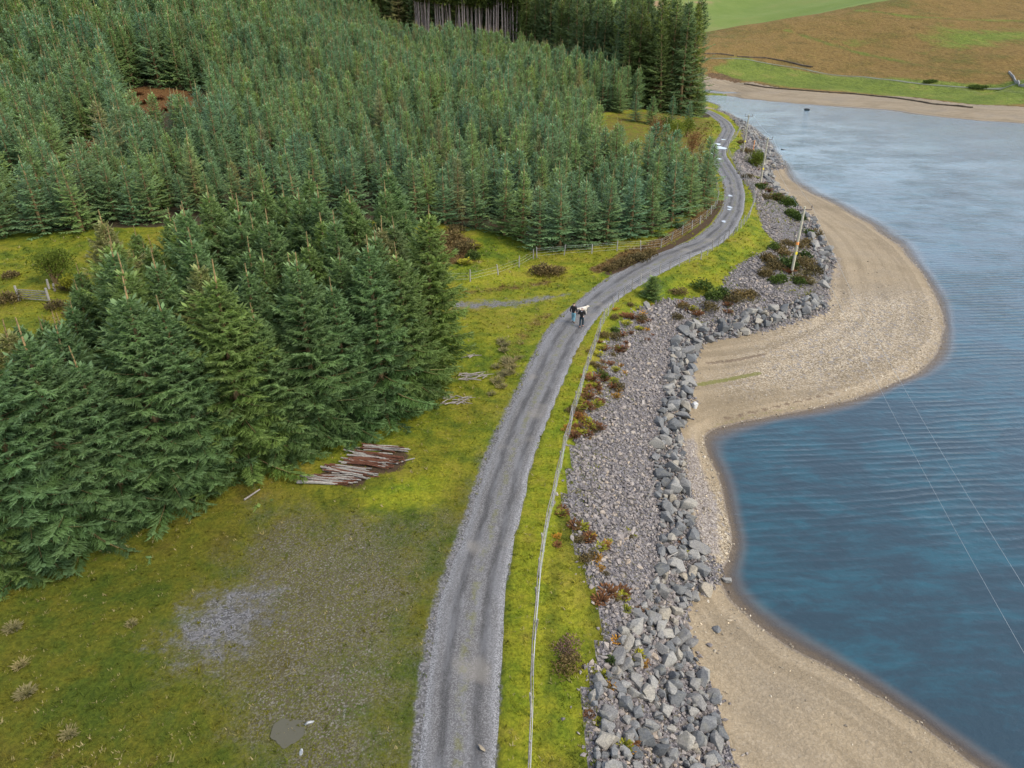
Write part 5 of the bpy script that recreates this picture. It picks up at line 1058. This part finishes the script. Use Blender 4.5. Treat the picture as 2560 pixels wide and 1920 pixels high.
wall_run('peat_dyke', [(1522,117),(1552,117),(1585,121)], .6, 1.2, 'short dark peat bank at the left foot of the brown hill', M_peat, 1)
wall_run('peat_dyke', [(1592,123),(1655,126),(1700,134),(1754,146)], .6, 1.2, 'long dark peat bank winding along the foot of the brown hill', M_peat, 2)
wall_run('stone_fold', [(2179,157),(2190,170),(2201,186),(2225,190),(2240,170)], .8, .5, 'ruined pale stone fold at the right edge across the water', M_drystone, 3)
wall_run('earth_bank', [(1608,182),(1680,192),(1760,198),(1840,203),(1880,207),(1940,213),(2020,226),(2100,233)], .45, 1.2, 'dark eroded earth bank above the far beach', M_peat, 4)
P = resamp(G([(1520,126),(1610,128),(1680,141),(1740,150),(1860,166),(2000,183),(2150,192),(2260,196)])[:, :2], 3); t = np.gradient(P, axis=0); t /= np.linalg.norm(t, axis=1)[:, None]; o2 = np.c_[-t[:, 1], t[:, 0]]*.7
Vt = np.concatenate([np.c_[P-o2, hgrid(*(P-o2).T)+.12], np.c_[P+o2, hgrid(*(P+o2).T)+.12]]); n_ = len(P); k = np.arange(n_-1)
M_track = mat_simple('far_road_stone', (.12, .13, .075), (.16, .165, .11), .5); tag(link('far_road', np_mesh('far_road', Vt, np.stack([k, k+1, k+1+n_, k+n_], -1), M_track)), kind='structure')

# ------------------------------------------------------------------ the walkers and their dog
M_skin = mat_simple('skin', (.48, .30, .22), (.52, .33, .25), 4, .6, .05); M_jack = mat_simple('black_jacket', (.012, .011, .012), (.026, .023, .024), 8, .8); M_jack2 = mat_simple('dark_waxed_jacket', (.016, .015, .014), (.032, .029, .026), 8, .7)
M_jean = mat_simple('pale_blue_jeans', (.13, .28, .34), (.19, .37, .44), 8, .85); M_trou = mat_simple('navy_trousers', (.012, .030, .045), (.020, .045, .062), 8, .85); M_shoe = mat_simple('dark_shoes', (.02, .02, .02), (.04, .04, .04), 5, .6); M_boot = mat_simple('tan_boots', (.24, .095, .055), (.33, .15, .09), 5, .7)
M_hair1 = mat_simple('brown_hair', (.05, .03, .02), (.09, .055, .04), 9, .7); M_hair2 = mat_simple('grey_hair', (.26, .23, .22), (.38, .34, .33), 9, .7); M_fur = mat_simple('cream_fur', (.62, .53, .40), (.80, .74, .62), 9, .9, .5); M_dark = mat_simple('dark_eye', (.01, .008, .006), (.02, .015, .01), 3, .3); M_tab = mat_simple('pale_collar_tab', (.45, .45, .48), (.55, .55, .58), 3)
def skin_mesh(name, V, E, rad, mat, lv=2):
    me = bpy.data.meshes.new(name); me.from_pydata(V, E, []); o = bpy.data.objects.new(name, me); C.objects.link(o)
    o.modifiers.new('skin', 'SKIN').use_smooth_shade = True
    for i, r_ in enumerate(rad): sv = me.skin_vertices[0].data[i]; sv.radius = (r_, r_) if not hasattr(r_, '__len__') else r_; sv.use_root = (i == 0)
    ss = o.modifiers.new('sub', 'SUBSURF'); ss.levels = ss.render_levels = lv
    bpy.context.view_layer.update(); ev = o.evaluated_get(bpy.context.evaluated_depsgraph_get()); out = bpy.data.meshes.new_from_object(ev); out.name = name
    bpy.data.objects.remove(o); out.materials.clear(); out.materials.append(mat); out.polygons.foreach_set('use_smooth', [True]*len(out.polygons)); return out
def person(u, v, rz, label, jk, tr_, sh, hr, S=1.0, bent=False, stride=(.12, -.16), hem=.86, tab=False):
    p = ground(np.array([float(u)]), np.array([float(v)]))[0]; o = empty('person', (p[0], p[1], .035), rz, label, 'person'); o.scale = (S, S, S)
    if bent: EL, WR = [(-.27, -.06, 1.15), (.29, -.08, 1.16)], [(-.13, .24, 1.10), (.16, .22, 1.12)]
    else: EL, WR = [(-.26, -.06, 1.14), (.26, .00, 1.13)], [(-.25, .05, .90), (.25, .12, .91)]
    fL, fR = stride; AN = [(-.10, fL, .09 if fL > -.1 else .12), (.10, fR, .09 if fR > -.1 else .13)]; KN = [(-.10, fL*.5+.05, .50), (.10, fR*.5+.05, .50)]; TO = [(a[0]*1.15, a[1]+.17, .045) for a in AN]
    V = [(0, 0, .95), (0, 0, 1.12), (0, .01, 1.32), (0, 0, 1.46), (0, .01, 1.54), (0, .03, 1.62), (0, .03, 1.72)]
    E = [(0,1),(1,2),(2,3),(3,4),(4,5),(5,6)]; Rd = [(.155,.115), (.145,.105), (.17,.12), .075, .058, (.078,.095), (.062,.075)]
    for s_ in (0, 1):
        b = len(V); sx = (-1, 1)[s_]; hand = (WR[s_][0]+(.0 if not bent else -sx*.05), WR[s_][1]+(.02 if not bent else .07), WR[s_][2]-(.08 if not bent else .0))
        V += [(sx*.19, 0, 1.42), EL[s_], WR[s_], hand]; E += [(2, b), (b, b+1), (b+1, b+2), (b+2, b+3)]; Rd += [.062, .045, .030, (.040, .022)]
        b = len(V); V += [(sx*.095, 0, .88), KN[s_], AN[s_], TO[s_]]; E += [(0, b), (b, b+1), (b+1, b+2), (b+2, b+3)]; Rd += [.088, .058, .040, (.042, .032)]
    me = skin_mesh('body', V, E, Rd, M_skin); bm = bmesh.new(); bm.from_mesh(me)
    f = MB()                                                     # nose, ears, fingers and thumbs grown onto the same mesh
    f.tube([(0, .115, 1.655), (0, .145, 1.625), (0, .118, 1.61)], [.010, .016, .010], 6)
    for sx in (-1, 1): f.tube([(sx*.075, .02, 1.66), (sx*.092, .015, 1.64), (sx*.078, .02, 1.60)], [.010, .016, .008], 6)
    for s_, sx in ((0, -1), (1, 1)):
        w_ = Vector(WR[s_]); fw = Vector((-sx*.4, .9, -.1)).normalized() if bent else Vector((0, .22, -1)).normalized(); ac = Vector((0, 0, -1)) if bent else Vector((0, 1, .2)).normalized(); inn = Vector((-sx, 0, 0))
        for k in range(4):
            r0 = w_+fw*.085+ac*(-.027+.018*k); L_ = (.070, .080, .074, .058)[k]; f.tube([r0, r0+fw*L_*.5+inn*.008, r0+fw*L_*.85+inn*.03], [.0095, .0088, .007], 6)
        r0 = w_+fw*.03+ac*-.035; f.tube([r0, r0+fw*.035-ac*.022, r0+fw*.07-ac*.022+inn*.012], [.012, .011, .008], 6)
    fm = f.mesh('tmp', None); bm.from_mesh(fm); bm.to_mesh(me); bm.free(); bpy.data.meshes.remove(fm); me.polygons.foreach_set('use_smooth', [True]*len(me.polygons)); link('body', me, o)
    JV = [(0, 0, hem), (0, 0, 1.02), (0, .005, 1.18), (0, .01, 1.34), (0, 0, 1.47), (0, .005, 1.52)]; JE = [(0,1),(1,2),(2,3),(3,4),(4,5)]; JR = [(.175,.14), (.172,.135), (.17,.13), (.18,.135), (.10,.09), (.072,.072)]
    for s_, sx in ((0, -1), (1, 1)): b = len(JV); w_ = Vector(EL[s_]).lerp(Vector(WR[s_]), .93); JV += [(sx*.20, 0, 1.41), EL[s_], tuple(w_)]; JE += [(3, b), (b, b+1), (b+1, b+2)]; JR += [.076, .058, .046]
    link('jacket', skin_mesh('jacket', JV, JE, JR, jk), o)
    TV = [(0, 0, .97), (0, 0, .88)]; TE = [(0, 1)]; TR = [(.165,.13), (.16,.125)]
    for s_, sx in ((0, -1), (1, 1)): b = len(TV); TV += [(sx*.098, 0, .80), KN[s_], (AN[s_][0], AN[s_][1], AN[s_][2]+.02)]; TE += [(1, b), (b, b+1), (b+1, b+2)]; TR += [.105, .078, .066]
    link('trousers', skin_mesh('trousers', TV, TE, TR, tr_), o)
    for s_ in (0, 1): a = AN[s_]; link('shoe', skin_mesh('shoe', [(a[0], a[1]-.03, a[2]-.02), (a[0]*1.08, a[1]+.07, .055), TO[s_]], [(0,1),(1,2)], [.060, (.055,.048), (.046,.038)], sh), o)
    link('hair', skin_mesh('hair', [(0, -.005, 1.645), (0, .005, 1.70), (0, .045, 1.735)], [(0,1),(1,2)], [(.082,.085), (.083,.088), (.062,.06)], hr), o)
    for sx in (-1, 1): m = bpy.data.meshes.new('eye'); bm = bmesh.new(); bmesh.ops.create_uvsphere(bm, u_segments=8, v_segments=6, radius=.011); bm.to_mesh(m); bm.free(); m.materials.append(M_dark); link('eye', m, o, (sx*.032, .116, 1.645))
    if tab: MB().box((0, -.128, 1.44), (.07, .02, .06)).build('collar_patch', M_tab, o)
    return o
person(1238, 701, R(-22), 'left walker in a black jacket and pale blue jeans, seen from behind', M_jack, M_jean, M_shoe, M_hair1, 1.06, False, (.10, -.14), .84)
person(1255.5, 710, R(-16), 'right walker with grey hair, dark jacket and navy trousers, seen from behind', M_jack2, M_trou, M_boot, M_hair2, 1.03, True, (-.18, .12), .74, True)
p = ground(np.array([1259.]), np.array([681.]))[0]
dog = empty('dog', (p[0], p[1], .035), R(14), 'cream coated dog crossing the road ahead of the walkers', 'dog'); dog.scale = (.98,)*3
DV = [(-.02, 0, .50), (-.30, 0, .53), (.20, 0, .50), (.34, 0, .62), (.43, 0, .70), (.53, 0, .68), (.61, 0, .655), (-.40, 0, .55), (-.56, 0, .52), (-.70, 0, .50)]
DE = [(0,1),(0,2),(2,3),(3,4),(4,5),(5,6),(1,7),(7,8),(8,9)]; DR = [(.135,.145), (.125,.135), (.145,.165), .105, (.088,.09), .052, .034, .06, .062, .035]
for sx, fx_ in ((-1, .10), (1, -.06)):
    b = len(DV); DV += [(.20, sx*.09, .36), (.21+fx_*.5, sx*.09, .22), (.20+fx_, sx*.09, .05), (.26+fx_, sx*.09, .025)]; DE += [(2, b), (b, b+1), (b+1, b+2), (b+2, b+3)]; DR += [.070, .044, .034, .034]
    b = len(DV); DV += [(-.27, sx*.09, .40), (-.22-fx_*.5, sx*.09, .28), (-.36-fx_*.8, sx*.09, .18), (-.34-fx_, sx*.09, .05), (-.28-fx_, sx*.09, .025)]; DE += [(1, b), (b, b+1), (b+1, b+2), (b+2, b+3), (b+3, b+4)]; DR += [.088, .062, .040, .032, .034]
link('body', skin_mesh('body', DV, DE, DR, M_fur), dog)
for sx in (-1, 1): link('ear', skin_mesh('ear', [(.41, sx*.075, .745), (.41, sx*.105, .69), (.43, sx*.10, .63)], [(0,1),(1,2)], [(.035,.016), (.045,.016), (.025,.012)], M_fur, 1), dog)
link('nose', skin_mesh('nose', [(.64, 0, .672), (.655, 0, .668)], [(0,1)], [.018, .014], M_dark, 1), dog)
